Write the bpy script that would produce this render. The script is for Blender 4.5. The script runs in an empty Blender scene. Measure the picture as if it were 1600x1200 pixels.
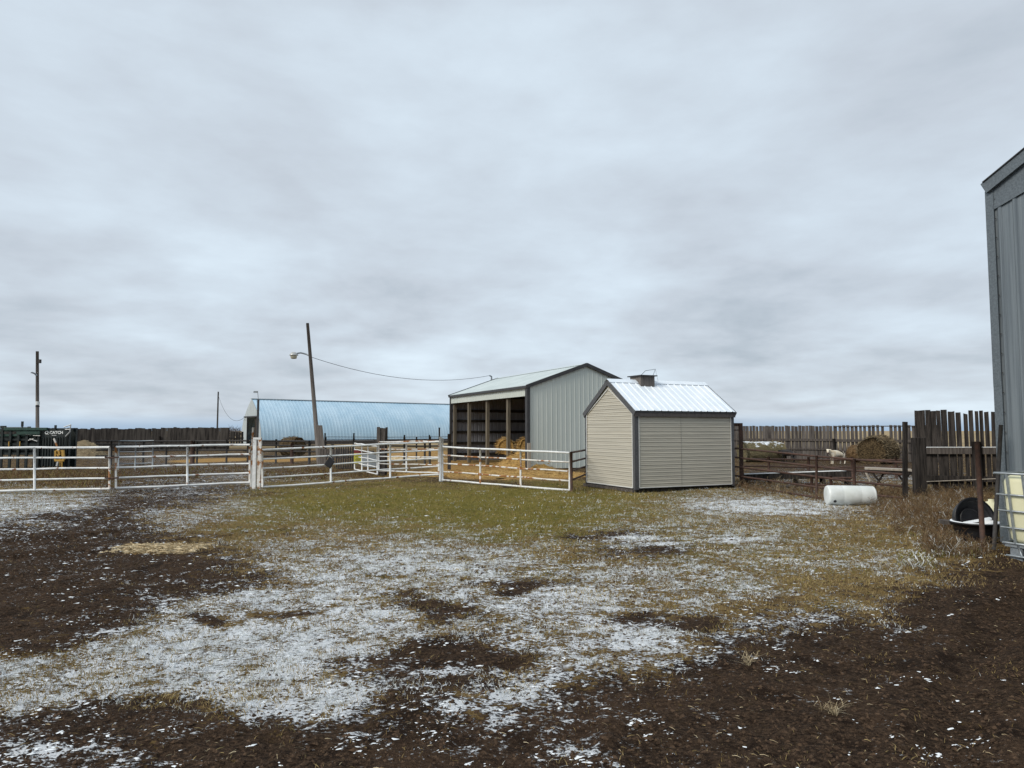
import bpy, math, random
import numpy as np
from mathutils import Vector, Matrix
random.seed(11); rng = np.random.default_rng(5)
SC = bpy.context.scene; COL = SC.collection
R = math.radians
# ------------------------------------------------------------------ camera
F = 1110.0; H = 1.62; TH = math.atan(73/F)
cam_d = bpy.data.cameras.new('camera'); cam = bpy.data.objects.new('camera', cam_d); COL.objects.link(cam)
cam_d.sensor_width = 36; cam_d.lens = F/1600*36; cam_d.clip_end = 20000; cam_d.clip_start = .05
cam.location = (0, 0, H); cam.rotation_euler = (R(90)+TH, 0, 0); SC.camera = cam
cT, sT = math.cos(TH), math.sin(TH)
def ray(px, py):
    x = (px-800)/F; y = (600-py)/F
    return Vector((x, cT-y*sT, sT+y*cT))
def at(px, py, D):                  # the point seen at a photo pixel, D metres ahead
    d = ray(px, py); t = D/d.y
    return Vector((d.x*t, D, H+d.z*t))
def G(px, py, z=0.0):               # the point on the ground seen at a photo pixel
    d = ray(px, py); t = (z-H)/d.z
    return Vector((d.x*t, d.y*t, z))
def Zat(py, D): return at(800, py, D).z
def Xat(px, D, z=H):
    dep = D*cT+(z-H)*sT
    return (px-800)/F*dep
def along(P, d, px):                # distance along d from P at which column px is met
    k = (px-800)/F
    # P.x+t d.x = k*((P.y+t d.y)cT+(P.z-H)sT)
    return (k*(P.y*cT+(P.z-H)*sT)-P.x)/(d.x-k*d.y*cT)
# ------------------------------------------------------------------ mesh builder
def root_loc(o):
    v = Vector((0, 0, 0))
    while o is not None:
        v += o.location; o = o.parent
    return v
class MB:
    def __init__(s): s.v = []; s.f = []
    def face(s, *pts):
        n = len(s.v); s.v += [tuple(p) for p in pts]; s.f.append(tuple(range(n, n+len(pts)))); return s
    def hexa(s, b, t):              # bottom 4, top 4 (same winding, ccw from above)
        n = len(s.v); s.v += [tuple(p) for p in b]+[tuple(p) for p in t]
        s.f += [(n+3, n+2, n+1, n), (n+4, n+5, n+6, n+7)]
        for i in range(4):
            j = (i+1) % 4; s.f.append((n+i, n+j, n+4+j, n+4+i))
        return s
    def box(s, c, size, u=Vector((1, 0, 0)), w=None):
        u = Vector(u).normalized(); w = Vector((-u.y, u.x, 0)).normalized() if w is None else Vector(w).normalized()
        k = u.cross(w); c = Vector(c); a, b, h = size[0]/2*u, size[1]/2*w, size[2]/2*k
        return s.hexa([c-a-b-h, c+a-b-h, c+a+b-h, c-a+b-h], [c-a-b+h, c+a-b+h, c+a+b+h, c-a+b+h])
    def beam(s, p, q, wd, ht, up=Vector((0, 0, 1))):
        p = Vector(p); q = Vector(q); d = (q-p).normalized(); up = Vector(up)
        if abs(d.dot(up)) > .98: up = Vector((0, 1, 0))
        sd = d.cross(up).normalized(); uu = sd.cross(d); a = sd*wd/2; b = uu*ht/2
        return s.hexa([p-a-b, p+a-b, q+a-b, q-a-b], [p-a+b, p+a+b, q+a+b, q-a+b])
    def tube(s, p, q, r, n=8, r2=None):
        return s.path([p, q], [r, r if r2 is None else r2], n)
    def path(s, pts, r, n=8, cap=True):
        pts = [Vector(p) for p in pts]
        rs = r if isinstance(r, (list, tuple)) else [r]*len(pts)
        base = len(s.v); m = len(pts)
        up = None
        for i, p in enumerate(pts):
            d = (pts[min(i+1, m-1)]-pts[max(i-1, 0)]).normalized()
            if up is None:
                up = Vector((0, 0, 1)) if abs(d.z) < .9 else Vector((1, 0, 0))
            a = d.cross(up).normalized(); b = a.cross(d).normalized(); up = b
            for k in range(n):
                t = 2*math.pi*k/n
                s.v.append(tuple(p+(a*math.cos(t)+b*math.sin(t))*rs[i]))
        for i in range(m-1):
            for k in range(n):
                k2 = (k+1) % n; o = base+i*n
                s.f.append((o+k, o+k2, o+n+k2, o+n+k))
        if cap:
            s.f.append(tuple(base+k for k in range(n))); s.f.append(tuple(base+(m-1)*n+k for k in reversed(range(n))))
        return s
    def lathe(s, c, axis, prof, n=24, ref=None):   # prof: list of (distance along axis, radius)
        c = Vector(c); axis = Vector(axis).normalized()
        ref = Vector((0, 0, 1)) if abs(axis.z) < .9 else Vector((1, 0, 0))
        a = axis.cross(ref).normalized(); b = axis.cross(a)
        base = len(s.v)
        for (h, r) in prof:
            for k in range(n):
                t = 2*math.pi*k/n
                s.v.append(tuple(c+axis*h+(a*math.cos(t)+b*math.sin(t))*r))
        for i in range(len(prof)-1):
            for k in range(n):
                k2 = (k+1) % n; o = base+i*n
                s.f.append((o+k, o+k2, o+n+k2, o+n+k))
        return s
    def build(s, name, mat, parent=None, smooth=False, bevel=0):
        me = bpy.data.meshes.new(name); o = bpy.data.objects.new(name, me); COL.objects.link(o)
        off = Vector((0, 0, 0))
        if parent is not None:
            o.parent = parent; off = root_loc(parent)
        V = np.array(s.v, dtype=np.float64)-np.array(off)
        me.from_pydata(V.tolist(), [], s.f)
        if isinstance(mat, (list, tuple)):
            for m in mat: me.materials.append(m)
        else: me.materials.append(mat)
        if smooth:
            me.polygons.foreach_set('use_smooth', [True]*len(me.polygons))
        me.update()
        if bevel:
            bm = o.modifiers.new('bevel', 'BEVEL'); bm.width = bevel; bm.segments = 2; bm.limit_method = 'ANGLE'
        return o
def tag(o, label=None, cat=None, group=None, kind=None):
    if label: o['label'] = label
    if cat: o['category'] = cat
    if group: o['group'] = group
    if kind: o['kind'] = kind
    return o
def thing(name, loc, label, cat, group=None):
    o = bpy.data.objects.new(name, None); COL.objects.link(o); o.location = loc; o.empty_display_size = .2
    return tag(o, label, cat, group)
# ------------------------------------------------------------------ materials
def mat_new(name):
    m = bpy.data.materials.new(name); m.use_nodes = True; nt = m.node_tree
    return m, nt, nt.nodes['Principled BSDF']
def N(nt, kind, **kw):
    n = nt.nodes.new(kind)
    for k, v in kw.items():
        if k in n.inputs: n.inputs[k].default_value = v
        else: setattr(n, k, v)
    return n
def noise(nt, vec, scale, detail=5, rough=.6, dist=0):
    n = N(nt, 'ShaderNodeTexNoise', Scale=scale, Detail=detail, Roughness=rough, Distortion=dist)
    if vec is not None: nt.links.new(vec, n.inputs['Vector'])
    return n.outputs['Fac']
def mth(nt, op, a, b=None, c=None, clamp=False):
    n = nt.nodes.new('ShaderNodeMath'); n.operation = op; n.use_clamp = clamp
    for i, x in enumerate((a, b, c)):
        if x is None: continue
        if isinstance(x, (int, float)): n.inputs[i].default_value = x
        else: nt.links.new(x, n.inputs[i])
    return n.outputs[0]
def sstep(nt, x, lo, hi):
    n = N(nt, 'ShaderNodeMapRange', interpolation_type='SMOOTHSTEP')
    for k, v in (('Value', x), ('From Min', lo), ('From Max', hi)):
        if isinstance(v, (int, float)): n.inputs[k].default_value = v
        else: nt.links.new(v, n.inputs[k])
    return n.outputs['Result']
def mix(nt, fac, a, b, blend='MIX'):
    n = nt.nodes.new('ShaderNodeMix'); n.data_type = 'RGBA'; n.blend_type = blend
    for i, x in ((0, fac), (6, a), (7, b)):
        if isinstance(x, (int, float)): n.inputs[i].default_value = x
        elif isinstance(x, tuple): n.inputs[i].default_value = (*x[:3], 1)
        else: nt.links.new(x, n.inputs[i])
    return n.outputs[2]
def ocoord(nt, scale=(1, 1, 1), kind='Object'):
    tc = nt.nodes.new('ShaderNodeTexCoord'); mp = nt.nodes.new('ShaderNodeMapping'); mp.inputs['Scale'].default_value = scale
    nt.links.new(tc.outputs[kind], mp.inputs['Vector']); return mp.outputs['Vector']
def bump(nt, b, h, strength=.4, dist=.01):
    n = N(nt, 'ShaderNodeBump', Strength=strength, Distance=dist)
    nt.links.new(h, n.inputs['Height']); nt.links.new(n.outputs['Normal'], b.inputs['Normal'])
def surf(name, c1, c2, scale=(3, 3, 3), ns=1.0, rough=.7, metal=0, lo=.35, hi=.65, bs=.2, spots=None, bd=.006):
    m, nt, b = mat_new(name); v = ocoord(nt, scale)
    n = noise(nt, v, ns, 7, .65)
    c = mix(nt, sstep(nt, n, lo, hi), c1, c2)
    if spots:
        sc, th, col = spots
        n2 = noise(nt, ocoord(nt), sc, 6, .6)
        c = mix(nt, sstep(nt, n2, th-.03, th+.03), c, col)
    nt.links.new(c, b.inputs['Base Color']); b.inputs['Roughness'].default_value = rough; b.inputs['Metallic'].default_value = metal
    if rough >= .85: b.inputs['Specular IOR Level'].default_value = .12
    if bs: bump(nt, b, n, bs, bd)
    return m
RUST = (.20, .075, .022)
M = {}
M['white_rail'] = surf('white_rail_paint', (.82, .83, .82), (.66, .67, .66), (4, 4, 4), 1.5, .5, spots=(4.5, .63, RUST))
M['rusty_rail'] = surf('rusting_white_paint', (.78, .77, .73), (.6, .57, .52), (4, 4, 4), 1.5, .6, spots=(3.2, .53, (.30, .125, .035)))
M['rust'] = surf('rust_brown_steel', (.045, .026, .020), (.085, .042, .028), (5, 5, 5), 2, .8)
M['dark_steel'] = surf('dark_weathered_steel', (.022, .02, .02), (.05, .045, .042), (5, 5, 5), 2, .75)
M['wood'] = surf('weathered_grey_wood', (.055, .047, .042), (.12, .105, .095), (14, 14, 1.2), 1.5, .9, bs=.5)
M['wood_dark'] = surf('dark_weathered_wood', (.018, .016, .015), (.060, .052, .047), (12, 12, 1), 1.6, .92, bs=.5)
M['wood_pole'] = surf('grey_pole_wood', (.11, .098, .09), (.19, .17, .155), (14, 14, .8), 1.5, .9, bs=.4)
M['wood_pale'] = surf('pale_plank_wood', (.30, .26, .21), (.42, .38, .33), (10, 10, 1), 1.5, .9)
M['wood_far'] = surf('distant_grey_boards', (.05, .044, .042), (.15, .135, .125), (4.5, 4.5, .3), 1.4, .95, bs=0)
M['wood_left'] = surf('dark_windbreak_boards', (.022, .019, .018), (.085, .075, .066), (3.5, 3.5, .3), 1.4, .95, bs=0)
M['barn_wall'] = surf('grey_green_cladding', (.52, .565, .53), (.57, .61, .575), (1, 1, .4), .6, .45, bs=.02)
M['barn_roof'] = surf('pale_steel_roofing', (.50, .56, .56), (.58, .64, .64), (1, 1, 1), .8, .4, bs=.02)
M['trim_dark'] = surf('charcoal_trim', (.028, .028, .030), (.045, .044, .046), (4, 4, 4), 1, .5, bs=.03)
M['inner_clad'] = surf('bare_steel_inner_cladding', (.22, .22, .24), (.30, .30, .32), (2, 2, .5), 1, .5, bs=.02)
M['timber'] = surf('sawn_post_timber', (.12, .105, .08), (.20, .175, .135), (10, 10, 1), 1.5, .85)
M['girt'] = surf('dark_girt_timber', (.03, .026, .022), (.055, .047, .04), (6, 6, 2), 1.5, .9)
M['quonset'] = surf('pale_blue_arch_steel', (.38, .55, .68), (.48, .64, .76), (.5, .5, .25), 1.0, .42, bs=.02)
M['quonset_end'] = surf('grey_end_wall_steel', (.36, .41, .43), (.44, .49, .51), (1, 1, .4), 1, .5, bs=.02)
M['black'] = surf('shade_black', (.004, .004, .004), (.008, .008, .008), rough=1, bs=0)
M['siding'] = surf('beige_vinyl_siding', (.43, .40, .33), (.49, .455, .375), (.6, .6, 9), 1.2, .42, bs=.02)
M['shed_trim'] = surf('slate_corner_trim', (.060, .062, .068), (.10, .10, .105), (9, 9, 9), 3, .6)
M['shed_fascia'] = surf('grey_brown_fascia', (.06, .052, .05), (.10, .088, .083), (8, 8, 2), 2, .7)
M['white_trim'] = surf('white_channel_trim', (.72, .72, .70), (.62, .62, .6), rough=.45, bs=0)
M['shed_roof'] = surf('white_blue_ribbed_roof', (.74, .81, .88), (.82, .87, .92), (2, 2, 2), 1.5, .38, bs=.03)
M['galv'] = surf('galvanised_steel', (.20, .225, .245), (.29, .32, .345), (30, 30, 30), 1.2, .5, metal=.35, bs=.03)
M['galv_trim'] = surf('dull_galvanised_trim', (.10, .12, .135), (.15, .175, .195), (34, 34, 34), 1.2, .5, metal=.3, bs=.03)
M['galv_wall'] = surf('galvanised_wall_panel', (.13, .155, .175), (.215, .245, .265), (24, 24, .35), 1.0, .5, metal=.35, bs=.05)
M['concrete'] = surf('mossy_concrete', (.13, .12, .085), (.22, .20, .15), (8, 8, 8), 1.5, .95, bs=.5)
M['tote'] = surf('yellowed_translucent_plastic', (.74, .72, .50), (.68, .66, .43), (2, 2, 2), 1, .45, bs=.05)
M['cage'] = surf('galvanised_cage_tube', (.25, .28, .30), (.36, .39, .41), (9, 9, 9), 2, .4, metal=.5, bs=0)
M['tub'] = surf('black_poly_tub', (.006, .006, .008), (.014, .014, .017), (5, 5, 5), 1, .45, bs=.05)
M['snow'] = surf('thin_snow', (.80, .84, .87), (.88, .91, .93), (8, 8, 8), 2, .8, bs=.6)
M['barrel'] = surf('white_plastic_barrel', (.66, .69, .66), (.76, .79, .78), (3, 3, 3), 1.2, .4, bs=.05)
M['hay_grey'] = surf('weathered_hay', (.055, .045, .028), (.22, .18, .11), (16, 16, 16), 1.5, .95, bs=.9, bd=.03)
M['hay_brown'] = surf('brown_hay', (.045, .028, .014), (.19, .12, .06), (16, 16, 16), 1.5, .95, bs=.9, bd=.03)
M['hay_gold'] = surf('golden_hay', (.24, .135, .04), (.56, .36, .13), (18, 18, 18), 1.5, .95, bs=.9, bd=.03)
M['straw'] = surf('straw_stalk', (.30, .19, .07), (.50, .35, .16), (3, 3, 3), 2, .9, bs=0)
M['straw_pale'] = surf('bleached_straw', (.66, .56, .38), (.46, .36, .22), (3, 3, 3), 2, .9, bs=0)
M['straw_grey'] = surf('grey_stalks', (.15, .115, .07), (.24, .19, .12), (3, 3, 3), 2, .9, bs=0)
M['g_green'] = surf('turf_green', (.125, .12, .022), (.24, .20, .05), (.8, .8, .8), 1, .8, bs=0)
M['g_tan'] = surf('turf_tan', (.22, .155, .062), (.40, .31, .15), (.8, .8, .8), 1, .9, bs=0)
M['g_frost'] = surf('turf_frosted', (.70, .74, .77), (.50, .50, .44), (6, 6, 6), 1, .8, bs=0)
M['w_brown'] = surf('dead_weed_stems', (.12, .07, .036), (.29, .20, .115), (2, 2, 2), 1, .95, bs=0)
M['w_dark'] = surf('dark_weed_stems', (.06, .036, .02), (.13, .08, .045), (2, 2, 2), 1, .95, bs=0)
M['w_rust'] = surf('russet_grass_stems', (.065, .032, .014), (.16, .088, .038), (.6, .6, .6), 1, .95, bs=0)
M['clod'] = surf('dark_clods', (.022, .014, .0095), (.09, .058, .037), (20, 20, 20), 1.5, .98, bs=.5)
M['chute_green'] = surf('dark_green_paint', (.010, .035, .026), (.02, .065, .048), (5, 5, 5), 2, .5)
M['chute_black'] = surf('black_green_paint', (.004, .008, .008), (.010, .018, .017), (5, 5, 5), 2, .5)
M['yellow'] = surf('yellow_ochre_paint', (.50, .30, .05), (.36, .20, .04), (9, 9, 9), 2, .5)
M['sign_yellow'] = surf('yellow_sign_face', (.62, .58, .07), (.55, .50, .07), rough=.5, bs=0)
M['sign_red'] = surf('red_sign_face', (.22, .03, .035), (.18, .03, .03), rough=.5, bs=0)
M['sign_black'] = surf('sign_black_print', (.03, .03, .02), (.04, .04, .03), rough=.6, bs=0)
M['letter'] = surf('white_lettering', (.75, .77, .75), (.65, .67, .65), rough=.5, bs=0)
M['calf'] = surf('cream_calf_coat', (.55, .46, .33), (.78, .73, .62), (6, 6, 6), 1.2, .9)
M['cow'] = surf('black_cattle_coat', (.006, .005, .005), (.018, .014, .012), (5, 5, 5), 1.5, .7)
M['muzzle'] = surf('dark_muzzle_skin', (.05, .03, .03), (.10, .06, .055), (9, 9, 9), 1, .5)
M['lamp'] = surf('lamp_hood_grey', (.42, .43, .42), (.5, .5, .5), rough=.4, metal=.2, bs=0)
M['lens'] = surf('lamp_lens', (.50, .48, .38), (.6, .58, .46), rough=.25, bs=0)
M['wire'] = surf('black_cable', (.03, .03, .035), (.05, .05, .055), rough=.6, bs=0)
M['bark'] = surf('bare_tree_bark', (.09, .08, .08), (.14, .125, .12), (5, 5, 5), 1, .95, bs=0)
M['hay_dark'] = surf('dark_old_hay', (.018, .013, .008), (.12, .085, .045), (9, 9, 9), 1.5, .95, bs=.9, bd=.04)
m, nt, b = mat_new('hay_with_snow'); co = ocoord(nt); n_ = noise(nt, co, 22, 6, .7); n2_ = noise(nt, co, 3.2, 5, .65)
ge = nt.nodes.new('ShaderNodeNewGeometry'); sx_ = nt.nodes.new('ShaderNodeSeparateXYZ'); nt.links.new(ge.outputs['Normal'], sx_.inputs[0])
hy = mix(nt, sstep(nt, n_, .35, .65), (.05, .045, .022), (.20, .165, .085))
amt = mth(nt, 'ADD', mth(nt, 'ADD', sx_.outputs[2], mth(nt, 'MULTIPLY', mth(nt, 'SUBTRACT', n2_, .5), 2.4)), mth(nt, 'MULTIPLY', mth(nt, 'SUBTRACT', n_, .5), .8))
nt.links.new(mix(nt, sstep(nt, amt, .80, .92), hy, (.74, .78, .82)), b.inputs['Base Color']); b.inputs['Roughness'].default_value = .95; bump(nt, b, n_, .9, .03)
M['hay_snowy'] = m
# ------------------------------------------------------------------ ground
def lattice_noise(x, y, seed):
    g = np.random.default_rng(seed).random((256, 256))
    xi = np.floor(x).astype(int); yi = np.floor(y).astype(int); fx = x-xi; fy = y-yi
    fx = fx*fx*(3-2*fx); fy = fy*fy*(3-2*fy)
    a = g[xi & 255, yi & 255]; b = g[(xi+1) & 255, yi & 255]; c = g[xi & 255, (yi+1) & 255]; d = g[(xi+1) & 255, (yi+1) & 255]
    return (a*(1-fx)+b*fx)*(1-fy)+(c*(1-fx)+d*fx)*fy
def fbm(x, y, seed, oct=4):
    s = 0; a = 1; t = 0
    for i in range(oct):
        s = s+a*lattice_noise(x*2**i+17.3*i, y*2**i-9.1*i, seed+i); t += a; a *= .55
    return s/t
ROWS = [690, 720, 745, 770, 790, 810, 830, 850, 875, 900, 925, 950, 975, 1000, 1030, 1060, 1090, 1120, 1160, 1230]
SN = """2 2 2 2 2 1 1 1 0 0 0 0 1 1 1 1 1
1 1 3 3 2 1 1 0 0 0 0 0 1 1 1 1 1
1 1 2 3 4 3 1 1 0 0 0 1 3 3 4 2 1
5 5 3 4 2 1 1 1 1 2 2 4 4 3 3 1 1
7 5 2 3 4 1 1 1 1 2 3 5 6 5 3 2 1
6 3 2 5 2 3 2 2 1 2 3 4 3 3 3 2 1
4 2 3 4 2 4 3 3 2 3 5 4 4 3 2 2 1
2 2 2 1 3 4 5 5 4 4 5 3 4 3 2 3 1
2 3 2 1 3 5 6 6 5 3 3 4 4 4 4 1 1
2 2 2 2 2 6 7 6 5 5 5 5 4 3 2 1 0
1 2 2 3 6 7 7 5 6 6 4 4 4 3 2 1 0
1 2 2 6 7 7 7 6 5 6 5 4 3 2 1 1 1
1 3 5 8 8 7 7 5 4 6 5 3 4 4 1 1 0
3 6 7 8 8 7 7 5 3 4 6 4 3 2 1 1 0
7 7 7 8 8 7 4 2 1 5 5 3 2 1 1 1 1
7 8 8 8 7 6 5 2 3 5 3 1 1 1 1 0 0
7 6 5 4 6 8 4 4 4 4 2 1 1 1 1 1 0
3 3 2 2 4 6 3 3 6 2 2 1 1 1 1 1 1
3 2 3 2 1 1 2 2 2 2 2 1 1 1 1 1 1
3 2 5 2 1 1 1 2 2 3 2 1 1 1 1 1 1"""
DI = """5 5 5 5 5 5 4 3 3 3 3 4 6 6 6 6 6
5 5 6 5 5 5 4 3 3 3 3 4 6 6 6 5 5
4 4 6 6 5 4 4 6 7 7 6 5 6 6 6 4 4
3 3 7 7 5 1 0 0 0 0 1 2 3 3 3 3 4
2 5 8 6 2 1 0 0 0 0 1 3 4 3 3 3 4
4 8 8 3 2 1 0 0 0 0 1 1 1 2 3 3 5
7 8 8 4 2 1 0 0 0 1 2 3 2 2 2 3 5
9 9 8 5 3 1 1 1 1 2 5 3 2 2 2 3 6
9 9 9 9 5 2 1 1 1 3 5 2 1 1 2 5 7
9 9 9 9 7 2 1 2 3 2 2 2 1 1 3 6 8
9 9 9 7 3 1 1 3 4 3 2 2 2 2 4 8 9
9 9 8 4 2 2 2 2 4 3 3 2 4 5 8 9 9
9 7 4 1 1 1 2 4 5 3 5 3 5 5 8 9 9
6 2 1 1 1 1 2 6 7 4 3 6 6 8 9 9 9
1 1 1 1 1 2 6 8 8 3 5 8 8 9 9 9 9
1 1 1 1 2 3 5 8 6 5 7 9 9 9 9 9 9
2 3 5 5 3 1 6 6 6 6 8 9 9 9 9 9 9
8 8 9 8 6 4 7 7 6 8 8 9 9 9 9 9 9
9 9 9 9 9 9 9 9 9 9 9 9 9 9 9 9 9
9 9 7 9 9 9 9 9 8 8 9 9 9 9 9 9 9"""
GR = """1 1 1 1 1 1 1 1 1 1 1 1 1 1 1 1 1
0 0 0 1 1 1 1 1 1 0 0 0 0 0 0 0 0
0 0 1 1 2 2 3 3 2 2 1 1 2 2 1 0 0
2 2 0 0 5 7 8 8 9 8 6 4 3 2 1 0 0
2 1 0 1 5 8 8 9 9 7 5 3 2 2 1 0 0
1 0 0 2 5 5 6 8 9 7 5 4 3 2 1 0 0
0 0 0 1 3 3 3 5 6 5 4 3 2 2 1 0 0
0 0 0 0 2 2 2 2 2 3 3 3 3 2 2 0 0
0 0 0 0 1 2 2 2 2 2 2 3 2 2 1 0 0
0 0 0 0 1 2 2 2 2 2 2 2 2 2 1 0 0
0 0 0 1 1 1 2 2 1 1 1 2 2 1 0 0 0
0 0 0 1 1 1 2 2 1 1 1 1 1 0 0 0 0
0 1 1 1 1 1 2 1 1 1 1 1 1 0 0 0 0
1 1 1 1 1 2 1 1 1 1 1 1 0 0 0 0 0
1 1 1 1 1 1 1 0 0 1 1 0 0 0 0 0 0
1 1 1 1 1 1 1 0 0 1 0 0 0 0 0 0 0
1 1 1 1 1 1 1 1 1 1 0 0 0 0 0 0 0
0 0 0 0 1 1 1 0 0 0 0 0 0 0 0 0 0
0 0 0 0 0 0 0 0 0 0 0 0 0 0 0 0 0
0 0 1 0 0 0 0 0 0 0 0 0 0 0 0 0 0"""
TAB = [np.array([[float(c) for c in l.split()] for l in s.split('\n')])/9 for s in (SN, DI, GR)]
TAB[0] = np.minimum(TAB[0]**.78, .74)
TAB[2][6:12, 7:14] = np.clip(TAB[2][6:12, 7:14]+.14, 0, 1)
ROWA = np.array(ROWS, float)
# the ground cover as a map of the yard: the rows are distances ahead, the columns bearings
def cover(x, y):
    x = np.asarray(x, float); y = np.asarray(y, float)
    yy = np.maximum(y, 3.2)
    dep = yy*cT-H*sT
    row = 600-F*(-H*cT-yy*sT)/dep*1.0
    col = 800+F*x/dep
    # warp so patch outlines wander
    wx = (fbm(x*.9, y*.9, 40)-.5); wy = (fbm(x*.9+50, y*.9, 60)-.5)
    wob = np.clip(14/yy, .4, 3)
    row = row+wy*70*np.clip(6/yy, .35, 1.6); col = col+wx*190*np.clip(7/yy, .4, 1.3)
    r = np.interp(row, ROWA, np.arange(len(ROWA))); c = np.clip(col/100, 0, 15.999)
    ri = np.clip(np.floor(r).astype(int), 0, len(ROWA)-2); ci = np.floor(c).astype(int); fr = r-ri; fc = c-ci
    out = []
    for T in TAB:
        out.append((T[ri, ci]*(1-fc)+T[ri, ci+1]*fc)*(1-fr)+(T[ri+1, ci]*(1-fc)+T[ri+1, ci+1]*fc)*fr)
    S_, D_, G_ = out
    row2 = row+(fbm(x*3.1, y*3.1, 66, 3)-.5)*26*np.clip(6/yy, .4, 1.5); col2 = col+(fbm(x*3.1+9, y*3.1, 70, 3)-.5)*60
    for (cx, cy, rx, ry, a) in ((350, 962, 34, 9, .9), (485, 960, 34, 7, .7), (680, 945, 80, 13, .7), (600, 1045, 60, 20, .7), (710, 1012, 110, 20, .8), (1055, 968, 70, 14, .8), (790, 905, 70, 9, .6), (930, 838, 90, 9, .5), (1010, 868, 70, 7, .35), (600, 895, 40, 6, .5), (470, 827, 40, 5, .4), (950, 960, 40, 8, .5)):
        g_ = a*np.exp(-(((col2-cx)/rx)**2+((row2-cy)/ry)**2)); D_ = np.clip(D_+g_, 0, 1); S_ = S_*(1-.9*g_/max(a, .01)*a)
    for (cx, cy, rx, ry, a) in ((790, 1108, 80, 13, .55), (460, 1082, 80, 26, .35), (100, 1178, 70, 12, .45), (840, 1088, 50, 16, .3), (1110, 1125, 30, 8, .35), (850, 1178, 50, 10, .35), (560, 1150, 40, 7, .3), (1150, 845, 60, 5, .3), (1010, 845, 40, 5, .3), (700, 1060, 60, 12, .3), (330, 1010, 150, 14, .12), (1390, 985, 40, 5, .3), (930, 1000, 50, 8, .3), (1220, 790, 90, 5, .3)):
        S_ = np.clip(S_+a*np.exp(-(((col2-cx)/rx)**2+((row2-cy)/ry)**2)), 0, .8)
    return [S_, D_, G_]
def ground_z(x, y):
    x = np.asarray(x, float); y = np.asarray(y, float)
    near = np.clip(1-(y-26)/8, 0, 1)*np.clip(1-(np.abs(x)-20)/8, 0, 1)
    z = (fbm(x*.35, y*.35, 3, 3)-.5)*.07+(fbm(x*2.2, y*2.2, 9, 5)-.5)*.045
    s, d, g = cover(x, y)
    z = z+(fbm(x*8, y*8, 21, 3)-.5)*.055*d+(fbm(x*14, y*14, 31, 2)-.5)*.02
    # wheel ruts curving through the dirt on the right and the left
    for (cx, cy, rad, w) in ((13.5, -3.0, 11.3, .16), (13.5, -3.0, 13.1, .16), (-16.0, 22.0, 14.2, .17), (-16, 22, 15.9, .17)):
        rr = np.hypot(x-cx, y-cy)-rad
        z = z-.05*np.exp(-(rr/w)**2)*d*(.6+.8*fbm(x*1.5,y*1.5,55,2))
        z = z+.022*np.exp(-((np.abs(rr)-.24)/.08)**2)*d
    return z*near-.012
def axis_vals(fine0, fine1, step, far, grow=1.25):
    v = list(np.arange(fine0, fine1, step)); a = [v[-1]]; s = step
    while a[-1] < far: s *= grow; a.append(a[-1]+s)
    return v+a[1:]
ys = []; y = 2.9
while y < 30: ys.append(y); y += max(.024, .007*y)
s = .26
while y < 6000: ys.append(y); s *= 1.22; y += s
ys = [-600, -200, -60, -20, -8, -3, 0, 1.5, 2.4]+ys
xs = list(np.arange(-8, 8, .042)); e = [xs[-1]]; s = .042
while e[-1] < 24: s = min(s*1.02, .3); e.append(e[-1]+s)
s = .3
while e[-1] < 6000: s *= 1.25; e.append(e[-1]+s)
xs = sorted([-v for v in e[1:]])+xs+e[1:]
xs = np.array(xs); ys = np.array(ys)
X, Y = np.meshgrid(xs, ys); nx, ny = len(xs), len(ys)
Z = ground_z(X, Y)
V = np.stack([X.ravel(), Y.ravel(), Z.ravel()], 1)
idx = np.arange(nx*ny).reshape(ny, nx)
Q = np.stack([idx[:-1, :-1], idx[:-1, 1:], idx[1:, 1:], idx[1:, :-1]], -1).reshape(-1, 4)
def quick_mesh(name, V, Fc, mats, parent=None, midx=None, smooth=False):
    me = bpy.data.meshes.new(name); k = Fc.shape[1]
    me.vertices.add(len(V)); me.vertices.foreach_set('co', V.astype(np.float32).ravel())
    me.loops.add(Fc.size); me.loops.foreach_set('vertex_index', Fc.astype(np.int32).ravel())
    me.polygons.add(len(Fc)); me.polygons.foreach_set('loop_start', np.arange(0, Fc.size, k, dtype=np.int32))
    for m in mats: me.materials.append(m)
    if midx is not None: me.polygons.foreach_set('material_index', midx.astype(np.int32))
    me.polygons.foreach_set('use_smooth', np.full(len(Fc), smooth))
    me.update(calc_edges=True); me.validate()
    o = bpy.data.objects.new(name, me); COL.objects.link(o)
    if parent is not None:
        o.parent = parent
        off = root_loc(parent); me.transform(Matrix.Translation(-off))
    return o
m, nt, b = mat_new('yard_ground')
gm = m
at1 = N(nt, 'ShaderNodeAttribute', attribute_name='cover'); sep = nt.nodes.new('ShaderNodeSeparateColor'); nt.links.new(at1.outputs['Color'], sep.inputs[0])
Sn, Dn, Gn = sep.outputs[0], sep.outputs[1], sep.outputs[2]
at2 = N(nt, 'ShaderNodeAttribute', attribute_name='cover_far'); sep2 = nt.nodes.new('ShaderNodeSeparateColor'); nt.links.new(at2.outputs['Color'], sep2.inputs[0])
Sw, Fr = sep2.outputs[0], sep2.outputs[1]
co = ocoord(nt)
n_big = noise(nt, ocoord(nt, (.55, 1, 1)), 1.9, 5, .65, .3); n_mid = noise(nt, co, 7, 5, .65, .4); n_fine = noise(nt, ocoord(nt, (.62, 1, 1)), 42, 5, .72); n_vf = noise(nt, co, 160, 3, .7)
dirt = mix(nt, sstep(nt, n_fine, .36, .66), (.017, .0105, .007), (.092, .059, .037))  # soil tones, with crevice shade put into the dark end of the grain
dirt = mix(nt, mth(nt, 'MULTIPLY', sstep(nt, n_big, .45, .7), .6), dirt, (.085, .052, .032))
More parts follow.
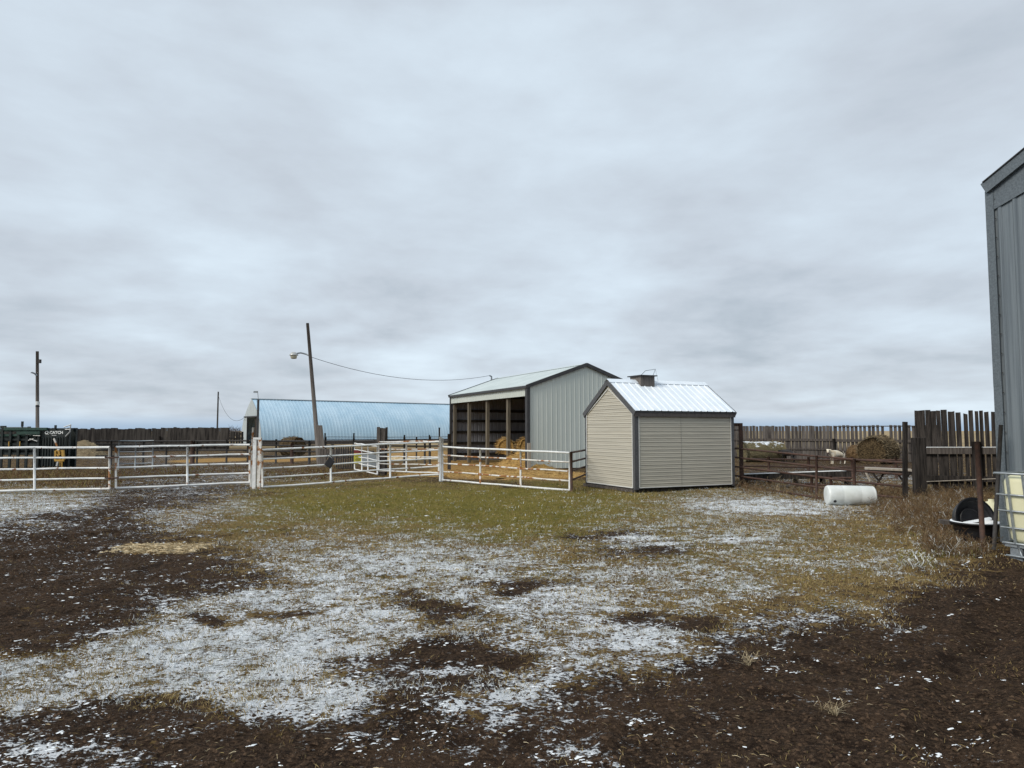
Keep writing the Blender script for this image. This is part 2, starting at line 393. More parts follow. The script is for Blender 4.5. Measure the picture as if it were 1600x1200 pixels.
dirt = mix(nt, mth(nt, 'MULTIPLY', sstep(nt, noise(nt, co, 2.4, 4, .6, .5), .52, .64), .75), dirt, (.017, .010, .0065))
dirt = mix(nt, sstep(nt, n_vf, .62, .70), dirt, (.19, .135, .09))
green = mix(nt, sstep(nt, n_mid, .3, .7), (.115, .105, .018), (.24, .19, .045))
tan = mix(nt, sstep(nt, n_fine, .35, .65), (.115, .072, .026), (.31, .22, .10))
gf = mth(nt, 'MULTIPLY_ADD', mth(nt, 'SUBTRACT', n_mid, .5), 1.8, mth(nt, 'ADD', Gn, mth(nt, 'MULTIPLY', mth(nt, 'SUBTRACT', n_big, .53), 2.0)))
grass = mix(nt, sstep(nt, gf, .15, .75), tan, green)
df = mth(nt, 'ADD', mth(nt, 'ADD', Dn, mth(nt, 'MULTIPLY', mth(nt, 'SUBTRACT', n_mid, .5), 1.9)), mth(nt, 'MULTIPLY', mth(nt, 'SUBTRACT', n_fine, .5), 1.6))
df = mth(nt, 'ADD', df, mth(nt, 'MULTIPLY', mth(nt, 'SUBTRACT', noise(nt, co, 2.6, 5, .65, .4), .5), 1.3))
base = mix(nt, sstep(nt, df, .36, .60), grass, dirt)
base = mix(nt, sstep(nt, mth(nt, 'ADD', Sw, mth(nt, 'MULTIPLY', mth(nt, 'SUBTRACT', n_mid, .5), .9)), .35, .6), base, mix(nt, sstep(nt, n_fine, .3, .7), (.22, .12, .035), (.50, .31, .12)))
base = mix(nt, Fr, base, mix(nt, sstep(nt, noise(nt, co, .05, 5, .6), .4, .6), (.40, .30, .17), (.30, .235, .14)))
nn = mth(nt, 'ADD', mth(nt, 'ADD', mth(nt, 'MULTIPLY', n_mid, .34), mth(nt, 'MULTIPLY', n_fine, .46)), mth(nt, 'MULTIPLY', n_big, .20))
thr = mth(nt, 'SUBTRACT', .630, mth(nt, 'MULTIPLY', Sn, .215))
sf = sstep(nt, nn, mth(nt, 'SUBTRACT', thr, .012), mth(nt, 'ADD', thr, .026))
sf = mth(nt, 'MULTIPLY', sf, mth(nt, 'SUBTRACT', 1.0, Fr))
snowc = mix(nt, n_vf, (.76, .80, .84), (.90, .92, .94))
colr = mix(nt, sf, base, snowc)
nt.links.new(colr, b.inputs['Base Color']); b.inputs['Roughness'].default_value = .95; b.inputs['Specular IOR Level'].default_value = .08
hgt = mth(nt, 'ADD', mth(nt, 'MULTIPLY', n_fine, 1.3), mth(nt, 'MULTIPLY', sf, .45))
bump(nt, b, hgt, 1.0, .035)
gnd = quick_mesh('ground', V, Q, [gm], smooth=True); tag(gnd, kind='structure')
def gp(px, D): q = at(px, 700, D); q.z = 0; return q
def straw_amt(x, y):
    v = np.zeros_like(x)
    def blob(px, py, rx, ry, a=1.0):
        c = G(px, py); l = G(px-rx, py); n_ = G(px, py+ry); f_ = G(px, py-ry)
        RX = (c.x-l.x); RY = (f_.y-n_.y)/2; cy = (f_.y+n_.y)/2
        return a*np.exp(-(((x-c.x)/RX)**2+((y-cy)/RY)**2)**1.5)
    for a in ((775, 736, 110, 14, 1.2), (830, 742, 90, 9, 1.0), (245, 857, 48, 10, 1.0), (640, 712, 60, 9, .95), (330, 719, 70, 4, .9), (450, 718, 60, 5, .8), (700, 724, 40, 8, .9)):
        v = np.maximum(v, blob(*a))
    return v
s_, d_, g_ = cover(X.ravel(), Y.ravel())
sw = straw_amt(X.ravel(), Y.ravel())
fr = np.clip((Y.ravel()-64)/14, 0, 1)
s_ = s_*np.clip(1-(Y.ravel()-50)/20, .25, 1)
beh = (Y.ravel() < 2.9)
s_ = np.where(sw > .5, s_*.35, s_)
def add_col(me, nm, a, b_, c):
    at_ = me.color_attributes.new(nm, 'FLOAT_COLOR', 'POINT')
    arr = np.stack([a, b_, c, np.ones_like(a)], 1).astype(np.float32).ravel(); at_.data.foreach_set('color', arr)
add_col(gnd.data, 'cover', s_, d_, g_); add_col(gnd.data, 'cover_far', sw, fr, np.zeros_like(fr))
# ------------------------------------------------------------------ ground cover scatter
def sample_pts(n, y0, y1, power=1.0, xs_=(-1, 1)):
    u = rng.random(n)
    if power == 0: yv = y0+(y1-y0)*u
    else: yv = y0*(y1/y0)**u               # density falls as 1/y in depth
    half = yv*.76+.4
    xv = (xs_[0]+(xs_[1]-xs_[0])*rng.random(n))*half
    return xv, yv
def blades(x, y, h, w, lean, z=None):
    n = len(x); a = rng.random(n)*2*math.pi; z = ground_z(x, y) if z is None else z
    dx = np.cos(a); dy = np.sin(a); la = rng.random(n)*2*math.pi; lx = np.cos(la)*lean*h; ly = np.sin(la)*lean*h
    base = np.stack([x, y, z-.004], 1); wv = np.stack([dx*w/2, dy*w/2, 0*w], 1)
    mid = base+np.stack([lx*.35, ly*.35, h*.6], 1); tip = base+np.stack([lx, ly, h], 1)
    V = np.stack([base-wv, base+wv, mid+wv*.7, tip, mid-wv*.7], 1).reshape(-1, 3)
    k = np.arange(n)*5; Fc = np.stack([k, k+1, k+2, k+3, k+4], 1)
    return V, Fc
NB = 300000
x, y = sample_pts(NB, 3.2, 24.5)
s, d, g = cover(x, y)
jit = (fbm(x*3, y*3, 77, 4)-.5)*1.8
keep = rng.random(NB) < np.clip(1.25-d*1.45+jit, .01, 1)*np.where(d > .85, .35, 1)
blk = np.ones(NB, bool)
x, y, s, d, g = x[keep], y[keep], s[keep], d[keep], g[keep]
h = (.018+.03*rng.random(len(x)))*np.clip(y/9, .7, 1.25); w = .0028+.0006*y*rng.random(len(x))
V, Fc = blades(x, y, h, w, .9*rng.random(len(x))+.3)
r = rng.random(len(x)); fro = fbm(x*5, y*5, 91, 4)
mi = np.where(r < g*(.25+1.25*fbm(x*.8, y*1.1, 140, 3)), 0, 1)
mi = np.where(fro > .72-s*.36+.16*rng.random(len(x)), 2, mi)
turf = quick_mesh('grass', V, Fc, [M['g_green'], M['g_tan'], M['g_frost']], midx=mi)
tag(turf, 'short green and tan turf with frosted blades across the yard', 'grass', kind='stuff')
def lumps(x, y, size, flat, z=None, jitter=.35, ang=None, el=.9):
    n = len(x); z = ground_z(x, y) if z is None else z
    base = np.array([[1, 0, 0], [.3, .95, 0], [-.8, .6, 0], [-.8, -.6, 0], [.3, -.95, 0], [.15, .1, 1], [-.2, -.2, .9]])
    tri = np.array([[0, 1, 5], [1, 2, 5], [2, 6, 5], [2, 3, 6], [3, 4, 6], [4, 5, 6], [4, 0, 5]])
    a = rng.random(n)*2*math.pi if ang is None else ang+rng.normal(size=n)*.35; ca, sa = np.cos(a), np.sin(a)
    P = base[None]*(1+jitter*(rng.random((n, 7, 3))-.5)*2)
    sx = size*(1+el*rng.random(n)); px_ = P[:, :, 0]*sx[:, None]; py_ = P[:, :, 1]*size[:, None]; pz = P[:, :, 2]*(size*flat)[:, None]
    Vx = px_*ca[:, None]-py_*sa[:, None]+x[:, None]; Vy = px_*sa[:, None]+py_*ca[:, None]+y[:, None]; Vz = pz+(z-.003)[:, None]
    V = np.stack([Vx, Vy, Vz], -1).reshape(-1, 3)
    Fc = (np.arange(n)*7)[:, None, None]+tri[None]
    return V, Fc.reshape(-1, 3)
x, y = sample_pts(150000, 3.1, 17)
s, d, g = cover(x, y); f1 = fbm(x*4, y*4, 120, 4)
f2 = fbm(x*14, y*22, 160, 2); keep = (f1*.55+f2*.45 > .70-s*.30) & (rng.random(len(x)) < .9); x, y = x[keep], y[keep]
V, Fc = lumps(x, y, .0025+.009*rng.random(len(x))**2.8*np.clip(y/6, .9, 1.6), .42, ang=.25, el=2.2, jitter=.5)
so = quick_mesh('snow_crumbs', V, Fc, [M['snow']], smooth=True); tag(so, 'scattered crumbs of thin snow over turf and mud', 'snow', kind='stuff')
x, y = sample_pts(90000, 3.1, 13)
s, d, g = cover(x, y); keep = rng.random(len(x)) < d*.9; x, y = x[keep], y[keep]
V, Fc = lumps(x, y, .003+.014*rng.random(len(x))**3*np.clip(y/6, 1, 1.6), .7)
so = quick_mesh('dirt_clods', V, Fc, [M['clod']]); tag(so, 'small dark clods lying on the bare mud', 'clods', kind='stuff')
def slivers(P, length, width, dirs=None, flat=.25):
    n = len(P); a = rng.random(n)*2*math.pi; el = (rng.random(n)-.5)*flat*2
    d = np.stack([np.cos(a)*np.cos(el), np.sin(a)*np.cos(el), np.sin(el)], 1) if dirs is None else dirs
    L = length*(.5+rng.random(n)); up = np.array([0, 0, 1.0])
    sd = np.cross(d, rng.normal(size=(n, 3))); sd /= np.linalg.norm(sd, axis=1)[:, None]+1e-9
    a0 = P-d*L[:, None]/2; a1 = P+d*L[:, None]/2; w = sd*width/2
    mid = P+np.stack([0*L, 0*L, .1*L], 1)
    V = np.stack([a0-w, a0+w, mid+w, a1+w*.5, a1-w*.5, mid-w], 1).reshape(-1, 3); k = np.arange(n)*6
    return V, np.stack([k, k+1, k+2, k+3, k+4, k+5], 1)
x, y = sample_pts(2200, 3.2, 12)
P = np.stack([x, y, ground_z(x, y)+.008], 1); V, Fc = slivers(P, .032, .0026)
so = quick_mesh('straw_bits', V, Fc, [M['straw_pale'], M['straw_grey'], M['g_tan']], midx=rng.integers(0, 3, len(Fc))); tag(so, 'loose bits of dead straw littering the near mud', 'straw', kind='stuff')
# ------------------------------------------------------------------ shared geometry
def ribbed(mb, P, u, nrm, L, z0, top, pitch=.3, rh=.02, rw=.06, ext=None):
    """vertical ribbed sheet from P along u; z0 bottom, top(t) height at t"""
    ts = []; t = 0.0; k = 0
    prof = []
    while t < L-1e-6:
        prof += [(t, 0), (min(t+pitch-rw-.02, L), 0), (min(t+pitch-rw, L), rh), (min(t+pitch-.02, L), rh)]; t += pitch
    prof.append((L, 0))
    ts = sorted(set([p[0] for p in prof]+([ext] if ext else [])))
    def off(t):
        for (a, oa), (b_, ob) in zip(prof, prof[1:]):
            if a <= t <= b_ and b_ > a: return oa+(ob-oa)*(t-a)/(b_-a)
        return 0
    row = [(P+u*t+nrm*off(t), top(t)) for t in ts]
    n = len(mb.v)
    for (p, zt) in row:
        mb.v.append((p.x, p.y, z0)); mb.v.append((p.x, p.y, zt))
    for i in range(len(row)-1):
        a = n+2*i; mb.f.append((a, a+2, a+3, a+1))
    return mb
def ribbed_roof(mb, A, u, L, w, pitch=.3, rh=.02, rw=.05):
    """sheet from A; ribs spaced along u for L; panel running along vector w; offset along normal"""
    nrm = u.cross(w).normalized()
    if nrm.z < 0: nrm = -nrm
    prof = []; t = 0.0
    while t < L-1e-6:
        prof += [(t, 0), (min(t+pitch-rw-.02, L), 0), (min(t+pitch-rw, L), rh), (min(t+pitch-.02, L), rh)]; t += pitch
    prof.append((L, 0)); n = len(mb.v)
    for (t, o) in prof:
        p = A+u*t+nrm*o; q = p+w; mb.v += [tuple(p), tuple(q)]
    for i in range(len(prof)-1):
        a = n+2*i; mb.f.append((a, a+2, a+3, a+1))
    return mb
Zv = Vector((0, 0, 1))
E1 = Vector((.906, .423, 0)).normalized(); E2 = Vector((-E1.y, E1.x, 0))
# ------------------------------------------------------------------ small siding shed
def build_shed():
    P = G(993, 769); P.z = 0
    L = along(P+Zv*.1, E1, 1146); W = along(P+Zv*.1, E2, 917.5)
    P.z = 0; B = Zat(764.5, P.y)      # bottom of the siding
    He = Zat(640, P.y); mid = P+E2*W/2; Ha = Zat(595, mid.y)
    t = thing('garden_shed', P, 'beige vinyl sided shed with white ribbed roof on dark skids', 'shed')
    bot = max(B, .10)
    # inner core walls
    core = MB(); i_ = .03
    a = P+E1*i_+E2*i_; c = P+E1*(L-i_)+E2*i_; d = P+E1*(L-i_)+E2*(W-i_); e = P+E1*i_+E2*(W-i_)
    up = lambda p, z: Vector((p.x, p.y, z))
    core.hexa([up(q, bot) for q in (a, c, d, e)], [up(q, He-.03) for q in (a, c, d, e)])
    for s0 in (i_, L-i_):
        core.face(up(P+E1*s0+E2*.03, He-.03), up(P+E1*s0+E2*(W-.03), He-.03), up(P+E1*s0+E2*W/2, Ha-.12))
    core.build('wall_core', M['shed_fascia'], t)
    lap = (He-bot)/20.6
    def siding(name, O, u, nrm, Wd, gable):
        mb = MB(); z = bot
        zt_end = (Ha-.14) if gable else He-.02
        while z < zt_end-.01:
            z1 = min(z+lap, zt_end)
            def span(zz):
                if not gable or zz <= He: return .05, Wd-.05
                k = (zz-He)/(Ha-He)*(Wd/2); return .05+k, Wd-.05-k
            l0, r0 = span(z+.001); l1, r1 = span(z1)
            if r1 <= l1: l1 = r1 = Wd/2
            o0 = nrm*.024; o1 = nrm*.008; om = nrm*.020
            zm = z+(z1-z)*.48
            lm, rm = span(zm)
            mb.face(up(O+u*l0+nrm*.006, z), up(O+u*r0+nrm*.006, z), up(O+u*r0+o0, z+.001), up(O+u*l0+o0, z+.001))
            mb.face(up(O+u*l0+o0, z+.001), up(O+u*r0+o0, z+.001), up(O+u*rm+nrm*.012, zm), up(O+u*lm+nrm*.012, zm))
            mb.face(up(O+u*lm+nrm*.012, zm), up(O+u*rm+nrm*.012, zm), up(O+u*rm+om, zm+.008), up(O+u*lm+om, zm+.008))
            mb.face(up(O+u*lm+om, zm+.008), up(O+u*rm+om, zm+.008), up(O+u*r1+nrm*.006, z1), up(O+u*l1+nrm*.006, z1))
            z = z1
        return mb.build(name, M['siding'], t)
    siding('gable_siding', P, E2, -E1, W, True)
    siding('side_siding', P, E1, -E2, L, False)
    siding('gable_siding', P+E1*L, E2, E1, W, True)
    siding('side_siding', P+E2*W, E1, E2, L, False)
    # a panel joint on each visible wall
    s = MB(); s.box(up(P+E1*(L*.45)-E2*.0255, (bot+He)/2), (.003, .004, He-bot-.06), E1); s.build('siding_joint', M['shed_fascia'], t)
    # corner trims
    for (q, sx, sy) in ((P, -1, -1), (P+E1*L, 1, -1), (P+E2*W, -1, 1), (P+E1*L+E2*W, 1, 1)):
        cb = MB(); wv = .13 if (sx, sy) == (-1, -1) else .10
        c0 = q+E1*sx*.0-E1*sx*(wv/2-.035)+E2*sy*.018
        cb.box(up(c0, (bot+He)/2-.02), (wv, .034, He-bot+.04), E1)
        c1 = q+E1*sx*.018-E2*sy*(wv/2-.04)*.6
        cb.box(up(c1, (bot+He)/2-.02), (.030, wv*.6, He-bot+.036), E1)
        cb.build('corner_trim', M['shed_trim'], t, bevel=.004)
    # white channel
    wt = MB(); o = -E2*.030; k = .11
    for (u0, z0, u1, z1) in ((k, bot+.01, k, He-.06), (L-.08, bot+.01, L-.08, He-.06), (k, bot+.012, L-.08, bot+.012)):
        wt.beam(up(P+E1*u0+o, z0), up(P+E1*u1+o, z1), .012, .022, up=E1 if z0 != z1 else Zv)
    wt.build('white_channel', M['white_trim'], t)
    wt = MB(); o = -E1*.034
    top = Vector(mid); 
    pts = [up(P+E2*.075+o, bot+.01), up(P+E2*.075+o, He-.09), up(mid+o, Ha-.22), up(P+E2*(W-.05)+o, He-.09), up(P+E2*(W-.05)+o, bot+.01)]
    for p_, q_ in zip(pts, pts[1:]): wt.beam(p_, q_, .024, .012, up=-E1)
    wt.beam(pts[0], pts[-1], .024, .012, up=-E1)
    wt.build('white_channel', M['white_trim'], t)
    # roof
    oh = .09; go = .07
    sl = (Ha-He)/(W/2)
    rf = MB(); A = up(P-E1*go+E2*(-oh), He-sl*oh+.035)
    wv = E2*(W/2+oh)+Zv*(sl*(W/2+oh)); ribbed_roof(rf, A, E1, L+2*go, wv, .225, .018, .035)
    A2 = up(P-E1*go+E2*(W+oh), He-sl*oh+.035); wv2 = -E2*(W/2+oh)+Zv*(sl*(W/2+oh)); ribbed_roof(rf, A2, E1, L+2*go, wv2, .225, .018, .035)
    roof = rf.build('roof', M['shed_roof'], t)
    rc = MB(); rz = Ha+.062
    for sgn in (1, -1):
        p0 = up(mid-E1*(go+.01), rz); p1 = up(mid+E1*(L+go+.01), rz); dn = E2*sgn*.15-Zv*(sl*.15)
        rc.face(p0, p1, p1+dn, p0+dn)
        rc.face(p0+dn, p1+dn, p1+dn-Zv*.016, p0+dn-Zv*.016)
    rc.build('ridge_cap', M['shed_roof'], roof)
    # rake and eave fascia
    for g_ in (-go+.012, L+go-.012):
        for sgn, q in ((1, P), (-1, P+E2*W)):
            fb = MB(); p0 = up(q+E1*g_-E2*sgn*(oh-.0), He-sl*oh-.042); p1 = up(mid+E1*g_, Ha-.042)
            fb.beam(p0, p1, .022, .135, up=Zv); fb.build('rake_board', M['shed_trim'], t)
    for q, sgn in ((P, -1), (P+E2*W, 1)):
        fb = MB(); zc = He-sl*oh-.06
        fb.box(up(q+E2*sgn*(oh-.02)+E1*L/2, zc), (L+2*go-.05, .022, .125), E1); fb.build('fascia', M['shed_fascia'], t)
        fb = MB(); zc2 = He-sl*oh-.01
        fb.box(up(q+E2*sgn*(oh-.004)+E1*L/2, zc2+.012), (L+2*go-.03, .012, .03), E1); fb.build('drip_edge', M['trim_dark'], t)
        sb = MB(); sb.box(up(q+E2*sgn*(oh/2-.01)+E1*L/2, He-sl*oh-.105), (L+2*go-.08, oh-.02, .012), E1); sb.build('soffit', M['trim_dark'], t)
    # skids
    for v in (.12, W-.12, W/2):
        sk = MB(); sk.box(up(P+E2*v+E1*L/2, bot/2-.02), (L+.16, .14, bot+.03), E1); sk.build('skid', M['girt'], t)
    fl = MB(); fl.box(up(P+E2*W/2+E1*L/2, bot+.005), (L-.02, W-.02, .03), E1); fl.build('floor_frame', M['girt'], t)
    fl = MB(); fl.box(up(P-E1*.06+E2*W/2, .035), (.10, W+.1, .07), E1); fl.build('skid', M['wood'], t)
    # roof vent box
    v0 = along(mid+Zv*Ha, E1, 993); v1 = v0+.47
    bx = MB(); uc = (v0+v1)/2; c = mid+E1*uc
    zt = Ha+.15
    b4 = [mid+E1*v0-E2*.27, mid+E1*v1-E2*.27, mid+E1*v1+E2*.27, mid+E1*v0+E2*.27]
    # sloped sides: the box flares slightly to the lid
    bx.hexa([up(q, Ha-.27*sl+.02) for q in b4], [up(q, zt) for q in b4])
    vent = bx.build('roof_vent', M['wood_pole'], t)
    ld = MB(); ld.box(up(c, zt+.014), (.58, .68, .028), E1); ld.build('vent_lid', M['trim_dark'], vent)
    wr = MB(); f0 = up(c-E1*.24-E2*.3, zt+.03); f1 = up(c+E1*.18-E2*.28, zt+.03)
    k1 = up(c-E1*.10-E2*.3, zt+.15); k2 = up(c+E1*.26-E2*.28, zt+.21)
    wr.path([f0, k1, k2, f1], .009, 6); wr.build('vent_frame', M['galv'], vent)
    wr = MB(); wr.tube(k2, up(mid+E1*(v1+.25)-E2*.1, Ha+.03), .003, 5); wr.build('vent_cord', M['galv'], vent)
    return t
build_shed()
# ------------------------------------------------------------------ open fronted pole barn
def build_barn():
    P = G(826, 733.5); up = lambda p, z: Vector((p.x, p.y, z))
    P.z = 0
    W = 2*along(P+Zv*H, E1, 916); L = along(P+Zv*H, E2, 705)
    mid = P+E1*W/2; He = Zat(603, P.y); Ha = Zat(570.5, mid.y); sl = (Ha-He)/(W/2)
    t = thing('pole_barn', P, 'grey open fronted pole barn with straw inside', 'barn')
    top = lambda s: He+(Ha-He)*(1-abs(s-W/2)/(W/2))-.02
    mb = MB(); ribbed(mb, P-E2*.0, E1, -E2, W, .02, top, .229, .012, .04, ext=W/2); mb.build('end_wall', M['barn_wall'], t)
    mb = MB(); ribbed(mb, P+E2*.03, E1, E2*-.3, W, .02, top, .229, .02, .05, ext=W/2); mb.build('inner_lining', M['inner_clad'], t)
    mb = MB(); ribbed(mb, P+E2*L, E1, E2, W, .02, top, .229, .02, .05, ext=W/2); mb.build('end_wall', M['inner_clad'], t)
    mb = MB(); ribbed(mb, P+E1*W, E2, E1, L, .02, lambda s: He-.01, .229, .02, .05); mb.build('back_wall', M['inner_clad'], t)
    hd = .42
    mb = MB(); ribbed(mb, P-E1*.02, E2, -E1, L, He-hd, lambda s: He-.02, .229, .02, .05); mb.build('header_panel', M['barn_wall'], t)
    mb = MB(); mb.box(up(P+E1*.06+E2*L/2, He-hd+.14), (.08, L-.1, .28), E1); mb.build('header_beam', M['girt'], t)
    # roof
    oh = .12; rf = MB()
    for q, sg in ((P, 1), (P+E1*W, -1)):
        A = up(q-E1*sg*oh-E2*.06, He-sl*oh+.05); wv = E1*sg*(W/2+oh)+Zv*sl*(W/2+oh)
        ribbed_roof(rf, A, E2, L+.12, wv, .229, .02, .05)
    roof = rf.build('roof', M['barn_roof'], t)
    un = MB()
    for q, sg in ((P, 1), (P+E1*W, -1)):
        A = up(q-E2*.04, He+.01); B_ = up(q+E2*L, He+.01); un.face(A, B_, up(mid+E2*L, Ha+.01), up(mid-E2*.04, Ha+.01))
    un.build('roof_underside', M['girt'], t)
    rc = MB()
    for sg in (1, -1):
        p0 = up(mid-E2*.08, Ha+.085); p1 = up(mid+E2*(L+.08), Ha+.085); dn = E1*sg*.22-Zv*sl*.22; rc.face(p0, p1, p1+dn, p0+dn)
    rc.build('ridge_cap', M['barn_roof'], roof)
    for g_ in (-.085, L+.085):
        for q, sg in ((P, 1), (P+E1*W, -1)):
            fb = MB(); fb.beam(up(q+E2*g_-E1*sg*(oh+.02), He-sl*oh+.01), up(mid+E2*g_, Ha+.02), .05, .15); fb.build('rake_trim', M['trim_dark'], t)
    for q, sg in ((P, -1), (P+E1*W, 1)):
        fb = MB(); fb.box(up(q+E1*sg*(oh-.005)+E2*L/2, He-sl*oh+.0), (.04, L+.1, .11), E1); fb.build('eave_trim', M['trim_dark'], t)
    # corner trims and posts
    for q in (P-E1*.03-E2*.03,):
        fb = MB(); fb.box(up(q, He/2), (.14, .09, He-.02), E1); fb.build('corner_trim', M['trim_dark'], t)
        fb = MB(); fb.box(up(q-E1*.02+E2*.10, He/2), (.09, .14, He-.03), E1); fb.build('corner_trim', M['trim_dark'], t)
    fb = MB(); fb.box(up(P+E2*(L+.02)-E1*.03, He/2), (.09, .12, He-.02), E1); fb.build('corner_trim', M['trim_dark'], t)
    for px in (792.5, 760, 731.5, 709):
        s = along(P+E1*.10+Zv*1.4, E2, px); fb = MB(); fb.box(up(P+E1*.16+E2*s, (He-.3)/2), (.15, .15, He-.3), E1); fb.build('post', M['timber'], t, bevel=.006)
    for k in range(5):
        s = L*k/4*.96+.15; fb = MB(); fb.box(up(P+E1*(W-.14)+E2*s, He/2), (.14, .14, He-.04), E1); fb.build('post', M['girt'], t)
    for z in (.35, .95, 1.55, 2.15, 2.7):
        fb = MB(); fb.box(up(P+E1*(W-.05)+E2*L/2, z), (.05, L-.1, .15), E1); fb.build('girt', M['girt'], t)
        fb = MB(); fb.box(up(P+E2*(L-.05)+E1*W/2, z), (W-.1, .05, .14), E1); fb.build('girt', M['girt'], t)
    for k in range(1, 5):
        s = L*k/5; fb = MB(); fb.beam(up(P+E2*s+E1*.1, He-.12), up(P+E2*s+E1*(W-.1), He-.12), .05, .16)
        fb.beam(up(P+E2*s+E1*.1, He-.04), up(mid+E2*s, Ha-.1), .05, .12); fb.beam(up(P+E2*s+E1*(W-.1), He-.04), up(mid+E2*s, Ha-.1), .05, .12)
        fb.beam(up(mid+E2*s, He-.12), up(mid+E2*s, Ha-.1), .05, .1); fb.build('truss', M['girt'], t)
    wh = MB(); q = up(mid+E2*(along(mid+Zv*Ha, E2, 768)), Ha)
    wh.path([q+Zv*.02, q+Zv*.22, q+Zv*.27-E1*.12], .045, 8); wh.build('service_mast', M['galv'], t)
    # pale board by the corner
    pb = thing('loose_plank', up(P-E1*.22-E2*.06, 0), 'short pale weathered plank standing at the open barn corner', 'plank')
    q = G(826, 735); fb = MB(); q = P-E1*.10-E2*.25
    fb.box(up(q, Zat(692, P.y)/2), (.15, .06, Zat(692, P.y)), E1)
    pbm = fb.build('board', M['wood_pale'], pb)
    return P, W, L, mid, He, Ha, q
BP, BW, BL, Bmid, BHe, BHa, _ = build_barn()
mast_top = Vector((Bmid.x, Bmid.y, 0))+E2*along(Bmid+Zv*BHa, E2, 768)+Zv*(BHa+.27)-E1*.12
# ------------------------------------------------------------------ hay
def noisy_bale(name, c, axis, rad, length, mat, label, sag=.12, snow=False, strands=350, sm=None, cat='hay bale', group=None, taper=.0, seed=1):
    t = thing(name, Vector((c.x, c.y, 0)), label, cat, group)
    axis = Vector(axis).normalized(); side = Vector((-axis.y, axis.x, 0)); n = 44; mseg = 12
    vs = []; fs = []; rg = np.random.default_rng(seed)
    for i in range(mseg+1):
        f = i/mseg; prof = rad*(1-taper*f)*(1-.05*abs(2*f-1)**6)
        for k in range(n):
            a = 2*math.pi*k/n; nz = float(fbm(np.array([a*2.2+seed*3]), np.array([f*3+seed]), 200+seed, 4)[0])-.5
            r = prof*(1+.26*nz); x_ = math.cos(a)*r; z_ = math.sin(a)*r
            if z_ < 0: x_ *= 1+.12*sag*5*(-z_/rad)*.4
            z_ = max(z_, -rad*(1-sag))
            if z_ > 0: z_ *= 1-sag*.4
            p = Vector((c.x, c.y, rad*(1-sag)))+axis*(f-.5)*length+side*x_+Zv*z_
            vs.append(p)
    for i in range(mseg):
        for k in range(n):
            k2 = (k+1) % n; fs.append((i*n+k, i*n+k2, (i+1)*n+k2, (i+1)*n+k))
    # end discs with rings
    for e, sg in ((0, -1), (mseg, 1)):
        prev = [e*n+k for k in range(n)]
        for rr, push in ((.7, .02), (.35, .035)):
            cur = []
            cz = Vector((c.x, c.y, rad*(1-sag)))+axis*(e/mseg-.5)*length
            for k in range(n):
                p = cz+(vs[e*n+k]-cz)*(rr+.10*rr*(rg.random()-.5))+axis*sg*(push+.05*rr*(rg.random()-.5)); cur.append(len(vs)); vs.append(p)
            for k in range(n):
                k2 = (k+1) % n; q = (prev[k], prev[k2], cur[k2], cur[k]); fs.append(q if sg < 0 else q[::-1])
            prev = cur
        cz_ = Vector((c.x, c.y, rad*(1-sag)))+axis*((e/mseg-.5)*length+sg*.04); ci_ = len(vs); vs.append(cz_)
        for k in range(n): fs.append((prev[k], prev[(k+1) % n], ci_) if sg < 0 else (prev[(k+1) % n], prev[k], ci_))
    mb = MB(); mb.v = [tuple(v) for v in vs]; mb.f = fs
    body = mb.build('bale_body', mat, t, smooth=True)
    vv = np.array([tuple(v) for v in vs]); pick = rg.integers(0, (mseg+1)*n, strands)
    P_ = vv[pick]+rg.normal(size=(strands, 3))*.03; P_ = P_[P_[:, 2] > .03]
    V_, F_ = slivers(P_, .28, .016, flat=.5)
    if strands: tag(quick_mesh('loose_hay', V_, F_, [sm or M['straw_grey']], parent=t), kind='stuff')
    if snow:
        sv = []; sf_ = []
        for i in range(mseg):
            for k in range(n):
                a = 2*math.pi*(k+.5)/n; nz = float(fbm(np.array([k*.35]), np.array([i*.8]), 300+seed, 3)[0])
                if math.sin(a) > .45+ (nz-.5)*1.9+.1 - snow:
                    k2 = (k+1) % n; b_ = len(sv)
                    for q in (i*n+k, i*n+k2, (i+1)*n+k2, (i+1)*n+k): sv.append(Vector(vs[q])+Zv*.02+axis*.001)
                    sf_.append((b_, b_+1, b_+2, b_+3))
        mb = MB(); mb.v = [tuple(v) for v in sv]; mb.f = sf_
        if sf_: mb.build('snow_cap', M['snow'], t, smooth=True)
    return t
c = G(1190, 721); noisy_bale('hay_bale', c, (1, .15, 0), .62, 2.2, M['hay_snowy'], 'big weathered round bale with a snow crusted top behind the brown fence', seed=3, sag=.2)
c = G(1372, 724); noisy_bale('hay_bale', c, (-.80, -.60, 0), .80, 1.25, M['hay_dark'], 'dark brown hay bale right of the cream calf', seed=5, strands=1200, taper=.05, sm=M['straw_grey'], sag=.22)
c = G(1343, 722); noisy_bale('hay_bale', c, (.3, -1, 0), .46, .9, M['hay_brown'], 'smaller reddish hay bale squeezed between the calf and the large brown bale', seed=6, sm=M['w_brown'])
c = G(457, 712.5); noisy_bale('hay_bale', c, (.8, -.6, 0), .66, 1.2, M['hay_dark'], 'weathered grey hay bale in front of the blue arched barn', seed=8)
